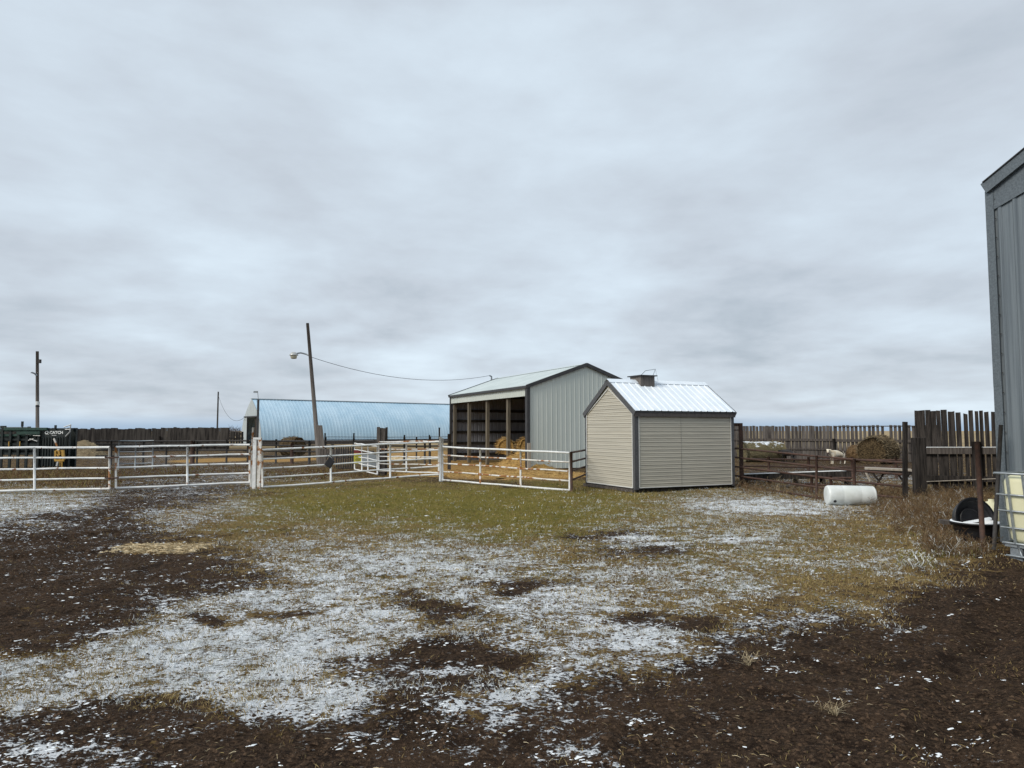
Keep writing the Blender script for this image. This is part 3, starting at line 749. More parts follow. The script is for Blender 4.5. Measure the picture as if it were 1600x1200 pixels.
# bales stacked in the barn
for i, (px, py, rad, ln) in enumerate(((789, 727, .38, .8), (815, 729, .40, .8))):
    c0 = BP+E1*(.9+.25*i)+E2*(along(BP+E1*.9+Zv, E2, px)); c0.z = 0
    o = noisy_bale('straw_bale', c0, E2+E1*.3, rad, ln, M['hay_gold'], ('left' if i == 0 else 'right')+' of the two golden straw bales piled on loose straw in the barn', seed=20+i, sm=M['straw'], cat='straw bale', group='straw bales in the open barn', sag=.05)
    o.location.z += .50
    o['label'] = 'golden straw bale in the barn, '+('nearer the wooden post' if i == 0 else 'against the dark barn corner')
def heap(name, c, rx, ry, hgt, label, mat, sm, ang=0, n=26, strands=900, seed=1, sl=.25):
    ca, sa = math.cos(ang), math.sin(ang); V = []; rg = np.random.default_rng(seed)
    u = np.linspace(-1, 1, n); U, W_ = np.meshgrid(u, u)
    rr = np.hypot(U, W_); hh = hgt*np.clip(1-rr**1.6, -.1, 1)*(.75+.5*fbm(U*3+seed, W_*3, 400+seed, 3))
    hh += (fbm(U*9, W_*9, 430+seed, 2)-.5)*hgt*.16
    Xx = c.x+U*rx*ca-W_*ry*sa; Yy = c.y+U*rx*sa+W_*ry*ca
    P_ = np.stack([Xx.ravel(), Yy.ravel(), (hh-.01).ravel()], 1); id_ = np.arange(n*n).reshape(n, n)
    Qd = np.stack([id_[:-1, :-1], id_[:-1, 1:], id_[1:, 1:], id_[1:, :-1]], -1).reshape(-1, 4)
    Qd = Qd[(P_[Qd, 2].max(1) > -.02)]
    o = quick_mesh(name, P_, Qd, [mat, sm], smooth=True)
    pk = rg.integers(0, n*n, strands); Ps = P_[pk]+rg.normal(size=(strands, 3))*np.array([rx/n, ry/n, .01]); Ps = Ps[Ps[:, 2] > -.01]
    V_, F_ = slivers(Ps, sl, .012, flat=.4); s_o = quick_mesh('loose_straw', V_, F_, [sm], parent=o)
    tag(s_o, kind='stuff')
    tag(o, label, 'straw', kind='stuff'); return o
c = BP+E1*.55+E2*1.5; heap('straw_heap', c, 1.9, 1.2, .72, 'deep golden straw heap spilling from the barn bay', M['hay_gold'], M['straw'], ang=math.atan2(E2.y, E2.x), seed=2, strands=1600)
c = G(770, 741); heap('straw_litter', c, 4.2, 1.6, .16, 'orange straw litter spread in front of the barn', M['hay_gold'], M['straw'], ang=-.1, seed=3, strands=2600, sl=.2)
c = G(247, 857); heap('straw_patch', c, .58, .36, .03, 'pale trampled straw patch on the dirt track', M['g_tan'], M['straw_pale'], seed=4, strands=2600, sl=.10)
c = gp(131, 45); heap('straw_mound', c, 1.5, .9, 1.0, 'low pale straw mound by the dark board windbreak', M['straw_grey'], M['straw_pale'], seed=9, strands=500)
c = G(640, 716); heap('bedding_straw', c, 2.6, 2.0, .14, 'pale bedding straw behind the small white gates', M['straw_pale'], M['straw'], seed=5, strands=900)
# ------------------------------------------------------------------ blue arched barn
def build_quonset():
    u = Vector((math.cos(R(38)), math.sin(R(38)), 0)); v = Vector((-u.y, u.x, 0))
    D = 80; hz = Zat(623.5, 83); 
    Rb = at(409, 665, D); Rb.z = 0
    Wd = along(Rb+Zv*H, v, 377); C = Rb+v*Wd/2; hw = Wd/2; Lq = 34
    t = thing('arched_barn', Vector((Rb.x, Rb.y, 0)), 'long pale blue arched steel barn behind the corrals', 'barn')
    def prof(n=16):
        out = []
        for i in range(-n, n+1):
            s = 1-abs(i)/n; x = hw*(1-s**2.4)*(1 if i < 0 else -1); out.append((x, hz*s))
        return out
    pr = prof()
    mb = MB(); pts = []; tt = 0; pitch = .42
    seq = []
    while tt < Lq: seq += [(tt, 0), (tt+pitch*.55, 0), (tt+pitch*.65, .02), (tt+pitch*.9, .02)]; tt += pitch
    for (s, o) in seq:
        for (x, z) in pr:
            k = 1+o/hw; q = C+u*s-v*x*k; mb.v.append((q.x, q.y, z*(1+o/hz)))
    m_ = len(pr)
    for i in range(len(seq)-1):
        for j in range(m_-1):
            a = i*m_+j; mb.f.append((a, a+m_, a+m_+1, a+1))
    mb.build('arched_roof', M['quonset'], t, smooth=False)
    # end wall with a door opening
    dz = Zat(650.5, D+1); d0 = along(C+Zv*H-v*0, v, 387)  # offset of the jamb along v from C
    d1 = -hw*.62
    ew = MB(); e_ = -u*.02
    P2 = lambda x, z: C+e_-v*x+Zv*z
    xs_ = [p for p in pr]
    def halfw(z): s = min(max(z/hz, 0), 1); return hw*(1-s**2.4)
    xl, xr = -d0, -d1                                     # along -v axis: x from left(-) to right(+)
    n = 14
    for i in range(n):
        z0, z1 = dz+(hz-dz)*i/n, dz+(hz-dz)*(i+1)/n
        ew.face(P2(-halfw(z0), z0), P2(halfw(z0), z0), P2(halfw(z1), z1), P2(-halfw(z1), z1))
    for i in range(8):
        z0, z1 = dz*i/8, dz*(i+1)/8
        ew.face(P2(-halfw(z0), z0), P2(xl, z0), P2(xl, z1), P2(-halfw(z1), z1))
        ew.face(P2(xr, z0), P2(halfw(z0), z0), P2(halfw(z1), z1), P2(xr, z1))
    ew.build('end_wall', M['quonset_end'], t)
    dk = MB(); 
    dk.face(*[q+u*4 for q in (P2(-hw, 0), P2(hw, 0), P2(halfw(dz), dz), P2(-halfw(dz), dz))]); dk.build('interior_shade', M['black'], t)  # black sheet behind the doorway, the shade indoors put into its colour
    tr = MB(); tr.beam(P2(-halfw(dz), dz)-u*.05, P2(halfw(dz), dz)-u*.05, .06, .14)
    tr.beam(P2(xl, 0)-u*.05, P2(xl, dz)-u*.05, .1, .1, up=u); tr.build('door_trim', M['trim_dark'], t)
    dr = MB(); wv_ = (xr-xl)*.42; dr.box((P2(xr-wv_/2, dz/2))+u*.2, (wv_, .06, dz-.1), v); dr.build('sliding_door', M['girt'], t)
    rg_ = MB(); rg_.beam(Vector((C.x, C.y, hz+.03))-u*.1, Vector((C.x, C.y, hz+.03))+u*Lq, .35, .08); rg_.build('ridge_cap', M['quonset_end'], t)
    # low skirt along the near side
    sk = MB(); a0 = C-v*hw*1.03-u*0; sk.box(a0+u*Lq/2+Zv*.25, (Lq, .12, .5), u); sk.build('foundation_skirt', M['wood'], t)
    # mast on the end with a small flag
    pl = thing('weather_mast', at(402, 690, 78.5)*1, 'thin dark mast with small vane at the blue barn end', 'mast')
    q = at(402, 693, 78.5); pl.location = (q.x, q.y, 0)
    zt = Zat(624, 78.5); a = MB(); a.tube((q.x, q.y, 0), (q.x, q.y, zt), .13, 8); a.build('pole', M['trim_dark'], pl)
    z2 = Zat(611, 78.5); a = MB(); a.tube((q.x, q.y, zt), (q.x-.1, q.y, z2), .03, 6); a.build('rod', M['galv'], pl)
    a = MB(); a.box((q.x-.3, q.y, z2-.1), (.5, .03, .2)); a.build('vane', M['galv'], pl)
build_quonset()
# ------------------------------------------------------------------ steel building on the right
def build_right():
    P = at(1566, 846, 10.2); u = Vector((.4, -.9165, 0)).normalized(); v = Vector((-u.y, u.x, 0))  # v: away to the right/back
    b0 = P.z; up = lambda p, z: Vector((p.x, p.y, z)); P.z = 0
    zt = Zat(300, 10.2); W = 8.0; sl = .50; D = 14
    t = thing('steel_building', P, 'tall galvanised steel building cut off by the right frame edge', 'building')
    top = lambda s: zt+sl*(s if s < W/2 else W-s)-.02
    out = -v
    mb = MB(); ribbed(mb, P+u*.0, u, out, W, b0, top, .205, .022, .045, ext=W/2)
    mb.build('end_wall', M['galv_wall'], t)
    # upper sheet lapping over the lower, its foot 0.22 m below the rake
    mb = MB(); ribbed(mb, P+out*.004, u, out, 3.9, zt-.18, lambda s: zt+sl*s-.03, .205, .026, .05)
    hs = MB(); ribbed(hs, P+v*0, v, -u, D, b0, lambda s: zt-.02, .205, .022, .045); hs.build('side_wall', M['galv_wall'], t)
    hs = MB(); ribbed(hs, P+u*W, v, u, D, b0, lambda s: zt-.02, .205, .022, .045); hs.build('side_wall', M['galv_wall'], t)
    lap = MB(); a = P+out*.03
    lap.hexa([up(a+u*.1, zt-.30), up(a+u*3.9, zt-.30+sl*3.8*.62), up(a+u*3.9-out*.012, zt-.30+sl*3.8*.62), up(a+u*.1-out*.012, zt-.30)],
             [up(a+u*.1, zt+.02), up(a+u*3.9, zt+sl*3.88-.02), up(a+u*3.9-out*.012, zt+sl*3.88-.02), up(a+u*.1-out*.012, zt+.02)])
    lap.build('rake_flashing', M['galv_trim'], t)
    ct = MB(); ct.box(up(P+u*.055+out*.034, (zt+b0)/2+1.1), (.115, .012, (zt-b0)-2.2), u); ct.build('corner_trim', M['galv_trim'], t)
    ct = MB(); ct.box(up(P+u*.055+out*.030, b0+1.12), (.117, .012, 2.24), u); ct.build('corner_trim', M['galv_trim'], t)
    ct = MB(); ct.box(up(P-u*.012+v*.06, (zt+b0)/2), (.012, .14, zt-b0), u); ct.build('corner_trim', M['galv_trim'], t)
    # rake trim
    for s0, s1, z0, z1 in ((.01, W/2, zt+sl*.01, zt+sl*W/2), (W+.06, W/2, zt-sl*.06, zt+sl*W/2)):
        rk = MB(); o = out*.06
        rk.beam(up(P+u*s0+o, z0+.03), up(P+u*s1+o, z1+.03), .06, .17); rk.build('rake_trim', M['galv_trim'], t)
        rk = MB(); rk.beam(up(P+u*s0+o, z0+.122), up(P+u*s1+o, z1+.122), .10, .014); rk.build('rake_cap', M['trim_dark'], t)
    rf = MB()
    for s0 in (0, 1):
        A = up(P+u*(-.05 if s0 == 0 else W+.05), zt-.02+.10); wv = (u if s0 == 0 else -u)*(W/2+.05)+Zv*sl*(W/2+.05); ribbed_roof(rf, A, v, D, wv, .3, .02, .05)
    rf.build('roof', M['galv_trim'], t)
    # screws down the corner
    for i in range(18):
        sc = MB()
        z = b0+.15+i*(zt-b0-.3)/17
        q = up(P+u*.128+out*.026, z); sc.lathe(q, out, [(0, .009), (.006, .009), (.009, .004), (.0091, .0005)], 8)
        sc.build('screw', M['trim_dark'], t)
    fd = MB(); fd.box(up(P+u*W/2+v*.12, b0/2-.02), (W-.05, .2, b0+.03), u); fd.build('foundation', M['concrete'], t)
    fd = MB(); fd.box(up(P+u*.1+v*D/2, b0/2-.02), (.2, D-.1, b0+.03), u); fd.build('foundation', M['concrete'], t)
build_right()
# ------------------------------------------------------------------ gates
def gate(name, label, A, B, stiles, mat, cat='gate', group=None, nr=5, r=.026, hang=0, rr=None, rails=None, ends=(1, 1)):
    """A, B = (px, ytop, ybot, depth)"""
    At, Ab = at(A[0], A[1], A[3]), at(A[0], A[2], A[3]); Bt, Bb = at(B[0], B[1], B[3]), at(B[0], B[2], B[3])
    t = thing(name, Vector((Ab.x, Ab.y, 0)), label, cat, group)
    for k in range(nr):
        f = k/(nr-1); p = Ab.lerp(At, f); q = Bb.lerp(Bt, f); m_ = MB(); n_ = 6
        pts = [p.lerp(q, i/n_)+Vector((0, 0, (random.random()-.5)*.022 if 0 < i < n_ else 0)) for i in range(n_+1)]
        m_.path(pts, r*(1.1 if k in (0, nr-1) else .9), 8); m_.build('rail', (rr or {}).get(k, mat), t, smooth=True)
    for f in ([0] if ends[0] else [])+list(stiles)+([1] if ends[1] else []):
        p = Ab.lerp(Bb, f); q = At.lerp(Bt, f); m_ = MB(); e = r*.0
        off = Vector((0, -.018 if 0 < f < 1 else 0, 0)); m_.tube(p+off, q+off, r*1.05 if f in (0, 1) else r*1.15, 8)
        m_.build('stile', rr.get('s', mat) if (rr and f in (0, 1)) else mat, t, smooth=True)
    return t
g1 = gate('farm_gate', 'leftmost white five rail gate running out of frame', (-75, 699.3, 768.6, 18.4), (171, 698.8, 763.6, 18.9), [.52], M['white_rail'], rr={'s': M['rusty_rail']})
g2 = gate('farm_gate', 'white five rail gate with rusty ends right of the chain joint', (181, 698.5, 762.6, 19.0), (390, 695, 753.8, 20.3), [.52], M['white_rail'], rr={'s': M['rusty_rail']})
g3 = gate('farm_gate', 'white gate with a black flap hanging on it', (410, 703, 761, 20), (685.5, 690, 741.3, 22.6), [.36, .70], M['white_rail'], rr={'s': M['rusty_rail']})
g4 = gate('farm_gate', 'rust streaked white gate in front of the open barn', (691.5, 698, 750, 22.7), (890, 707.6, 766, 19.5), [.33, .65], M['rusty_rail'], rr={4: M['white_rail'], 's': M['white_rail'], 0: M['white_rail']})
gate('small_gate', 'small open white gate carrying the yellow sign', (554, 692.5, 733, 26.9), (589.5, 697.5, 741, 24.2), [.35, .62], M['white_rail'], r=.02)
gate('small_gate', 'white gate behind, its left end at the weathered plank post', (592, 690.6, 735.6, 25.9), (686, 689.5, 739, 24.7), [.47], M['white_rail'], r=.022, rr={1: M['rusty_rail'], 4: M['rusty_rail'], 3: M['rusty_rail']})
# hanging black flap
A = at(516, 722, 20.72); hf = thing('rubber_flap', A, 'black square rubber flap hanging from the white gate', 'flap')
mb = MB(); pts = [(-.0, .19), (.15, .04), (.02, -.17), (-.155, -.04)]
b_ = [Vector((A.x+x_, A.y-.10, A.z+z_-.02)) for x_, z_ in pts]; tt_ = [p+Vector((.0, .055, 0)) for p in b_]
mb.hexa(tt_[::-1], b_[::-1]); mb.build('flap', M['tub'], hf, bevel=.01)
mb = MB(); mb.path([Vector((A.x-.10, A.y-.05, A.z+.08)), Vector((A.x-.06, A.y-.06, A.z+.25)), Vector((A.x+.07, A.y-.06, A.z+.14)), Vector((A.x+.11, A.y-.08, A.z+.05))], .012, 6); mb.build('strap', M['tub'], hf)
# posts at the gates
def post(name, label, px, ytop, D, w, mat, cat='post', kind='tube', lean=(0, 0), taper=1.0, group=None):
    b_ = at(px, 700, D); z = Zat(ytop, D); t = thing(name, Vector((b_.x, D, 0)), label, cat, group)
    mb = MB(); p = Vector((b_.x, D, -.1)); q = Vector((Xat(px+lean[0], D, z), D+lean[1], z))
    if kind == 'tube': mb.tube(p, q, w/2, 12, w/2*taper)
    else: mb.beam(p, q, w, w*.8, up=Vector((0, 1, 0)))
    mb.build('shaft', mat, t, smooth=(kind == 'tube'), bevel=0 if kind == 'tube' else .008)
    return t, p, q
t_, p_, q_ = post('steel_post', 'thin rusty steel post left of the white double post', 393.5, 668, 20.4, .06, M['rusty_rail'], lean=(2, 0))
dp = thing('gate_post', G(402, 763), 'white double gate post with capped slot', 'post'); b_ = G(402, 763)
for px in (398.3, 406):
    q = at(px, 700, b_.y); mb = MB(); mb.box((q.x, b_.y, Zat(684, b_.y)/2-.03), (.095, .07, Zat(684, b_.y)+.06)); mb.build('leg', M['white_rail'] if px < 400 else M['rusty_rail'], dp, bevel=.006)
mb = MB(); q = at(402.2, 700, b_.y); mb.box((q.x, b_.y-.004, Zat(685.2, b_.y)), (.22, .08, .06)); mb.build('cap', M['white_rail'], dp)
post('steel_post', 'white pipe post at the corner where two white gates meet', 688.2, 682.5, 22.85, .075, M['white_rail'])
post('steel_post', 'thinner white pipe post beside the gate corner pipe', 691.8, 684.5, 22.95, .05, M['white_rail'])
post('steel_post', 'brown steel post at the right end of the rusty white gate', 892.6, 706, 19.4, .075, M['rust'])
post('steel_post', 'tall dark steel post behind the white gate corner', 686.5, 668, 25.6, .06, M['dark_steel'])
post('wood_post', 'short dark wooden post left of the open barn front', 702, 678, 27.5, .13, M['wood_dark'])
post('wood_post', 'reddish brown post under the weathered plank stub', 594, 684, 26.2, .18, M['rust'])
# chain joint between the two left gates
ch = thing('gate_chain', at(176, 746, 18.9), 'rusty chain linking the two left white gates', 'chain')
for yy in (714.5, 746.5):
    mb = MB(); a = at(165, yy, 18.85)-Vector((0, .04, 0)); c_ = at(187, yy-.5, 18.95)-Vector((0, .04, 0)); m_ = a.lerp(c_, .5)-Zv*.02
    mb.path([a, m_, c_], .022, 6); mb.build('chain_run', M['rust'], ch)
# plank stub
pk = thing('plank_post', at(597, 700, 26), 'tall grey weathered plank stub beside the small white gates', 'post'); pk.location.z = 0
for i, (a, b2, yt) in enumerate(((588.5, 593.5, 667), (593.5, 597.5, 668.5), (597.5, 602, 669), (602, 605.5, 667.5))):
    D_ = 26.0+.03*(i % 2); p = at(a, 700, D_); q = at(b2, 700, D_); zt = Zat(yt, D_)
    mb = MB(); mb.box(((p.x+q.x)/2, D_, zt/2), (q.x-p.x-.005, .04, zt)); mb.build('plank', M['wood_dark'] if i == 3 else M['wood'], pk)
# rail panel hidden partly behind the shed
bp = thing('rail_panel', at(900, 700, 19.4), 'dark brown rail panel between the rusty gate and the shed', 'fence'); bp.location.z = 0
for yy in (707, 721.5, 736, 750):
    a = at(893, yy, 19.4); c_ = at(919, yy, 22.4); c_.z = a.z; mb = MB(); mb.tube(a, c_, .028, 8); mb.build('rail', M['rust'], bp, smooth=True)
# ------------------------------------------------------------------ brown pipe fence, right
fn = thing('pipe_fence', at(1158, 700, 20.6), 'rusty brown pipe rail fence from the shed to the dark wooden post', 'fence'); fn.location.z = 0
K = [(1149, 700.2, 757.5, 20.9), (1158, 701.3, 759, 20.7), (1275, 712.8, 777, 17.3), (1334, 718, 787, 16.7), (1410, 722.8, 797, 16.1)]
for k in range(5):
    f = k/4; mb = MB(); mb.path([at(a, yt+(yb-yt)*f, D) for a, yt, yb, D in K], .026, 8); mb.build('rail', M['rust'], fn, smooth=True)
for a, yt, yb, D in (K[2], K[3]):
    mb = MB(); mb.tube(at(a, yb+4, D)-Vector((0, .03, 0)), at(a, yt-1, D)-Vector((0, .03, 0)), .032, 8); mb.build('post', M['rust'], fn, smooth=True)
fr_ = thing('fence_post', at(1157, 700, 20.8), 'upright brown steel frame at the right edge of the shed', 'post'); fr_.location.z = 0
mb = MB(); a = at(1157, 661, 20.8); mb.box((a.x, 20.8, a.z/2), (.10, .1, a.z)); mb.build('post', M['rust'], fr_, bevel=.006)
mb = MB(); b2 = at(1140, 661, 21.2); mb.beam(a+Vector((-.05, 0, -.045)), b2-Zv*.045, .08, .09); mb.beam(at(1156, 672, 20.8), at(1140, 672, 21.2), .03, .03); mb.build('top_bar', M['rust'], fr_)
# wooden posts right
for (px, yt, D, w, lab, mm, ln) in ((1411, 659, 16.4, .095, 'tall narrow dark wooden post at the end of the pipe fence', 'wood_dark', (3, 0)), (1435, 684, 18.2, .27, 'thick short dark wooden post before the plank fence', 'wood_dark', (0, 0))):
    post('wood_post', lab, px, yt, D, w, M[mm], kind='box', lean=ln)
# leaning steel pipes
for (bx, by, tx, ty, D, lab, dd) in ((1536.5, 856, 1526.5, 690, 10.2, 'leaning rusty pipe post in front of the black stock tank', .1), (1552.5, 850, 1564, 664, 9.85, 'dark pipe leaning against the galvanised building corner', .02)):
    p = G(bx, by) if bx < 1540 else at(bx, by, D); q = at(tx, ty, p.y+dd)
    t = thing('pipe_post', Vector((p.x, p.y, 0)), lab, 'post'); mb = MB(); mb.tube(p-Zv*.08, q, .034 if bx < 1540 else .026, 12); mb.build('shaft', M['rust'] if bx < 1540 else M['dark_steel'], t, smooth=True)
# ------------------------------------------------------------------ board fences
def board_fence(name, label, A, B, hgt, pitch, bw, mat, rails, jitter=.05, gapf=0, thick=.03, posts=0, gaps=(), rmat=None, group=None, z0=.02):
    """A,B ground points"""
    t = thing(name, A, label, 'fence', group); d = (B-A); Lg = d.length; d.normalize(); nn_ = Vector((d.y, -d.x, 0))
    mb = MB(); s = 0
    while s < Lg:
        w = bw*(1+.25*(random.random()-.5)); hh = (hgt(s/Lg) if callable(hgt) else hgt)+jitter*(random.random()-.5)*2
        if random.random() > gapf:
            p = A+d*(s+w/2)+nn_*(.004*(random.random()-.5)); ln = (random.random()-.5)*.03
            q0 = p; a = d*w/2; b_ = nn_*thick/2; tp = d*ln
            mb.hexa([q0-a-b_+Zv*z0, q0+a-b_+Zv*z0, q0+a+b_+Zv*z0, q0-a+b_+Zv*z0][::1], [q0-a-b_+Zv*hh+tp, q0+a-b_+Zv*(hh-.01)+tp, q0+a+b_+Zv*(hh-.01)+tp, q0-a+b_+Zv*hh+tp])
        s += pitch*(1+.15*(random.random()-.5))
    mb.build('boards', mat, t)
    for (z, hh) in rails:
        mb = MB(); o = nn_*(thick/2+.035); mb.beam(A+o+Zv*z, B+o+Zv*z, .05, hh); mb.build('rail', rmat or mat, t)
    if posts:
        n = int(Lg/posts)+1
        for i in range(n):
            p = A+d*(i*Lg/max(n-1, 1))+nn_*(thick/2+.12); mb = MB(); mb.tube(p-Zv*.1, p+Zv*((hgt(i/max(n-1, 1)) if callable(hgt) else hgt)*.62), .075, 8); mb.build('post', M['wood_dark'], t, smooth=True)
    return t
def gp(px, D): q = at(px, 700, D); q.z = 0; return q
board_fence('picket_fence', 'long grey slatted windbreak fence behind the bales and calf', gp(1132, 43), gp(1304, 39.6), lambda f: 1.90, .182, .162, M['wood_far'], [(1.10, .13), (.58, .07)], .025, .03, posts=3.3, rmat=M['wood'])
board_fence('picket_fence', 'wider spaced grey slatted fence right of the calf', gp(1304.5, 39.5), gp(1470, 36), lambda f: 1.91, .215, .142, M['wood_far'], [(1.08, .15), (.52, .07), (1.86, .05)], .02, .02, posts=3.5, rmat=M['wood'])
board_fence('windbreak_fence', 'long dark board windbreak on the far left', gp(-60, 56), gp(250, 60), lambda f: 1.80, .25, .285, M['wood_left'], [(.35, .2)], .06, .004, posts=6)
board_fence('windbreak_fence', 'taller dark board windbreak ending left of the blue barn', gp(250.5, 59.5), gp(354, 60), lambda f: 1.88, .25, .28, M['wood_left'], [(.35, .2)], .05, .006, posts=6)
board_fence('windbreak_fence', 'low distant picket fence beside the blue barn end', gp(355, 78), gp(380, 80), lambda f: 1.5, .4, .3, M['wood_left'], [(.8, .1)], .05, .02)
# the tall plank fence by the steel building: each plank from the photograph
A = gp(1428, 19.6); B = gp(1560, 18.4); d = (B-A).normalized(); nn_ = Vector((d.y, -d.x, 0))
tf = thing('plank_fence', A, 'tall dark plank fence with uneven tops beside the galvanised building', 'fence')
mb = MB()
for i, (x0, x1, yt) in enumerate(((1428.5, 1436, 642), (1436, 1446, 641.5), (1446, 1454, 641), (1454, 1463, 642), (1465.5, 1472, 641.3), (1472, 1481.5, 641), (1482, 1488, 643.5), (1488, 1494, 643), (1495, 1503, 645), (1506.5, 1513, 646.5), (1515, 1522, 642), (1525, 1530.5, 643), (1531, 1537, 642.3), (1540, 1547, 643.5), (1548, 1555, 644), (1556, 1562, 643))):
    s0 = along(A+Zv*H, d, x0); s1 = along(A+Zv*H, d, x1); yD = (A+d*s0).y; zt = Zat(yt, yD); o = nn_*(.012*(i % 3)); ln = d*random.uniform(-.03, .03)
    b_ = [A+d*s0+o, A+d*s1+o, A+d*s1+o-nn_*.03, A+d*s0+o-nn_*.03]; z0 = random.uniform(.05, .18)
    mb.hexa([q+Zv*z0 for q in b_], [q+Zv*(zt+random.uniform(-.015, .015))+ln for q in b_])
mb.build('boards', M['wood_dark'], tf)
for ya, yb in ((699.5, 709), (742, 750)):
    za, zb = Zat(ya, A.y), Zat(yb, A.y); mb = MB(); mb.beam(A+nn_*.08+Zv*(za+zb)/2, B+nn_*.08+Zv*((za+zb)/2+.03), .07, za-zb); mb.build('rail', M['wood'] if ya < 720 else M['wood_dark'], tf)
mb = MB(); mb.beam(A+nn_*.09+Zv*(Zat(699, A.y)+.006), B+nn_*.09+Zv*(Zat(699, A.y)+.036), .05, .014); mb.build('snow_line', M['snow'], tf)
pp = A+d*along(A+Zv*H, d, 1526)+nn_*.17; mb = MB(); mb.tube(pp-Zv*.1, pp+Zv*Zat(690, pp.y), .11, 12); mb.build('post', M['wood_dark'], tf, smooth=True)
wr = MB(); wr.path([at(1448, 752.5, 17.2), at(1500, 750.5, 17), at(1556, 748, 16.8)], .012, 6); o = wr.build('fence_wire', M['wood_pale']); tag(o, 'thin pale wire strung low before the tall plank fence', 'wire')
# ------------------------------------------------------------------ mid-ground corrals (left)
def corral(label, A, B, rails, posts, mat=M['dark_steel'], r=.03, pr=.05, name='corral_fence'):
    """A,B: (px, D); rails: heights; posts: (px, ytop, kind)"""
    a, b_ = gp(*A), gp(*B); d = (b_-a).normalized(); t = thing(name, a, label, 'fence')
    for z in rails:
        mb = MB(); mb.path([a+Zv*z, a.lerp(b_, .5)+Zv*(z-.02), b_+Zv*z], r, 8); mb.build('rail', mat, t, smooth=True)
    for p in posts:
        px, zt = p[0], p[1]; s = along(a+Zv*H, d, px); q = a+d*s; mb = MB(); mb.tube(q-Zv*.05, q+Zv*zt, p[2] if len(p) > 2 else pr, 8); mb.build('post', p[3] if len(p) > 3 else mat, t, smooth=True)
    return t
corral('dark pipe corral fence below the left windbreak', (150, 34), (392, 34), [1.14, .98, .70, .42], [(175, 1.1), (225, 1.1), (261, 1.05), (302, 1.15, .11, M['rust']), (309, 1.1), (355, 1.2), (388, 1.2)], r=.035)
corral('dark pipe corral fence in front of the blue arched barn', (380, 36), (584, 34), [1.12, .90, .62, .36], [(432, 1.2), (457, 1.0, .09, M['rust']), (484, 1.15, .07), (509, 1.3), (520, .95, .08), (553, 1.25)], r=.04)
corral('dark pipe corral fence between plank stub and barn', (606, 34), (706, 34.5), [1.12, .9], [(632, 1.3), (664, 1.2), (672, 1.35)], r=.04)
corral('thin wire fence before the blue barn wall', (508, 37), (706, 38), [1.30, 1.18, 1.04], [(508, 1.5, .04), (553, 1.5, .04), (632, 1.4, .04), (651, 1.3, .04), (671, 1.4, .04)], r=.012, name='wire_fence')
lp = corral('pale grey livestock panel standing in the left corral', (187, 30), (240, 30.5), [1.2, .98, .74, .5, .25], [(187, 1.22, .03), (213, 1.12, .03), (240, 1.12, .03)], mat=M['galv'], r=.022, name='livestock_panel')
corral('low dark rail panel between the feed bunk and the white barrel', (1256, 18.9), (1330, 18.2), [.42, .22], [(1266, .46, .04), (1296, .46, .04)], mat=M['rust'], r=.025, name='rail_panel')
corral('dark pipe panel behind the bunk and plank table', (1162, 25.5), (1408, 24.5), [.62, .36], [(1200, .7, .05), (1262, .7, .05), (1330, .7, .05), (1398, .7, .05)], mat=M['rust'], r=.028)
# dark barred panel near the sign
bg = thing('barred_panel', gp(536, 29), 'dark barred steel panel left of the yellow sign', 'panel')
for i in range(8):
    a = gp(526+i*3.6, 29); mb = MB(); mb.tube(a+Zv*.1, a+Zv*1.02, .03, 6); mb.build('bar', M['dark_steel'], bg)
for z in (.1, 1.02):
    mb = MB(); mb.tube(gp(525, 29)+Zv*z, gp(553, 29)+Zv*z, .03, 6); mb.build('rail', M['dark_steel'], bg)
gs = thing('metal_sheet', gp(518, 31), 'grey steel sheet lying upright right of the leaning lamp pole', 'sheet')
mb = MB(); a, b_ = gp(500, 31.5), gp(543, 30.8); ribbed(mb, a, (b_-a).normalized(), Vector((0, -1, 0)), (b_-a).length, .42, lambda s: .82, .2, .02, .06); o = mb.build('sheet', M['wood'], gs); so_ = o.modifiers.new('solid', 'SOLIDIFY'); so_.thickness = .02
gs = thing('metal_sheet', gp(578, 27.2), 'grey steel sheet behind the small open white gate', 'sheet')
mb = MB(); a, b_ = gp(566, 27.6), gp(590, 27.2); mb.beam(a+Zv*.5, b_+Zv*.45, .02, .5); mb.build('sheet', M['galv'], gs)
# yellow sign on the small gate
sg_ = thing('warning_sign', at(559, 714, 26.2), 'yellow sign with a dark red top on the small open gate', 'sign')
d_ = (at(589.5, 700, 24.2)-at(554, 700, 26.9)).normalized(); d_.z = 0; d_.normalize()
fdir = Vector((1, .25, 0)).normalized(); c = at(559, 714, 26.35); sw_ = 12*26/F; sh_ = 21*26/F
mb = MB(); mb.box(c-Zv*.055, (sw_, .012, sh_-.10), fdir); mb.build('yellow_panel', M['sign_yellow'], sg_)
mb = MB(); mb.box(c+Zv*(sh_/2-.05), (sw_, .012, .115), fdir); mb.build('red_panel', M['sign_red'], sg_)
mb = MB()
for z, ww in ((.075, .16), (.02, .2), (-.04, .12), (-.09, .18), (-.14, .15)):
    mb.box(c-Vector((0, .012, 0))+Zv*z, (ww, .004, .014), fdir)
mb.build('print', M['sign_black'], sg_)
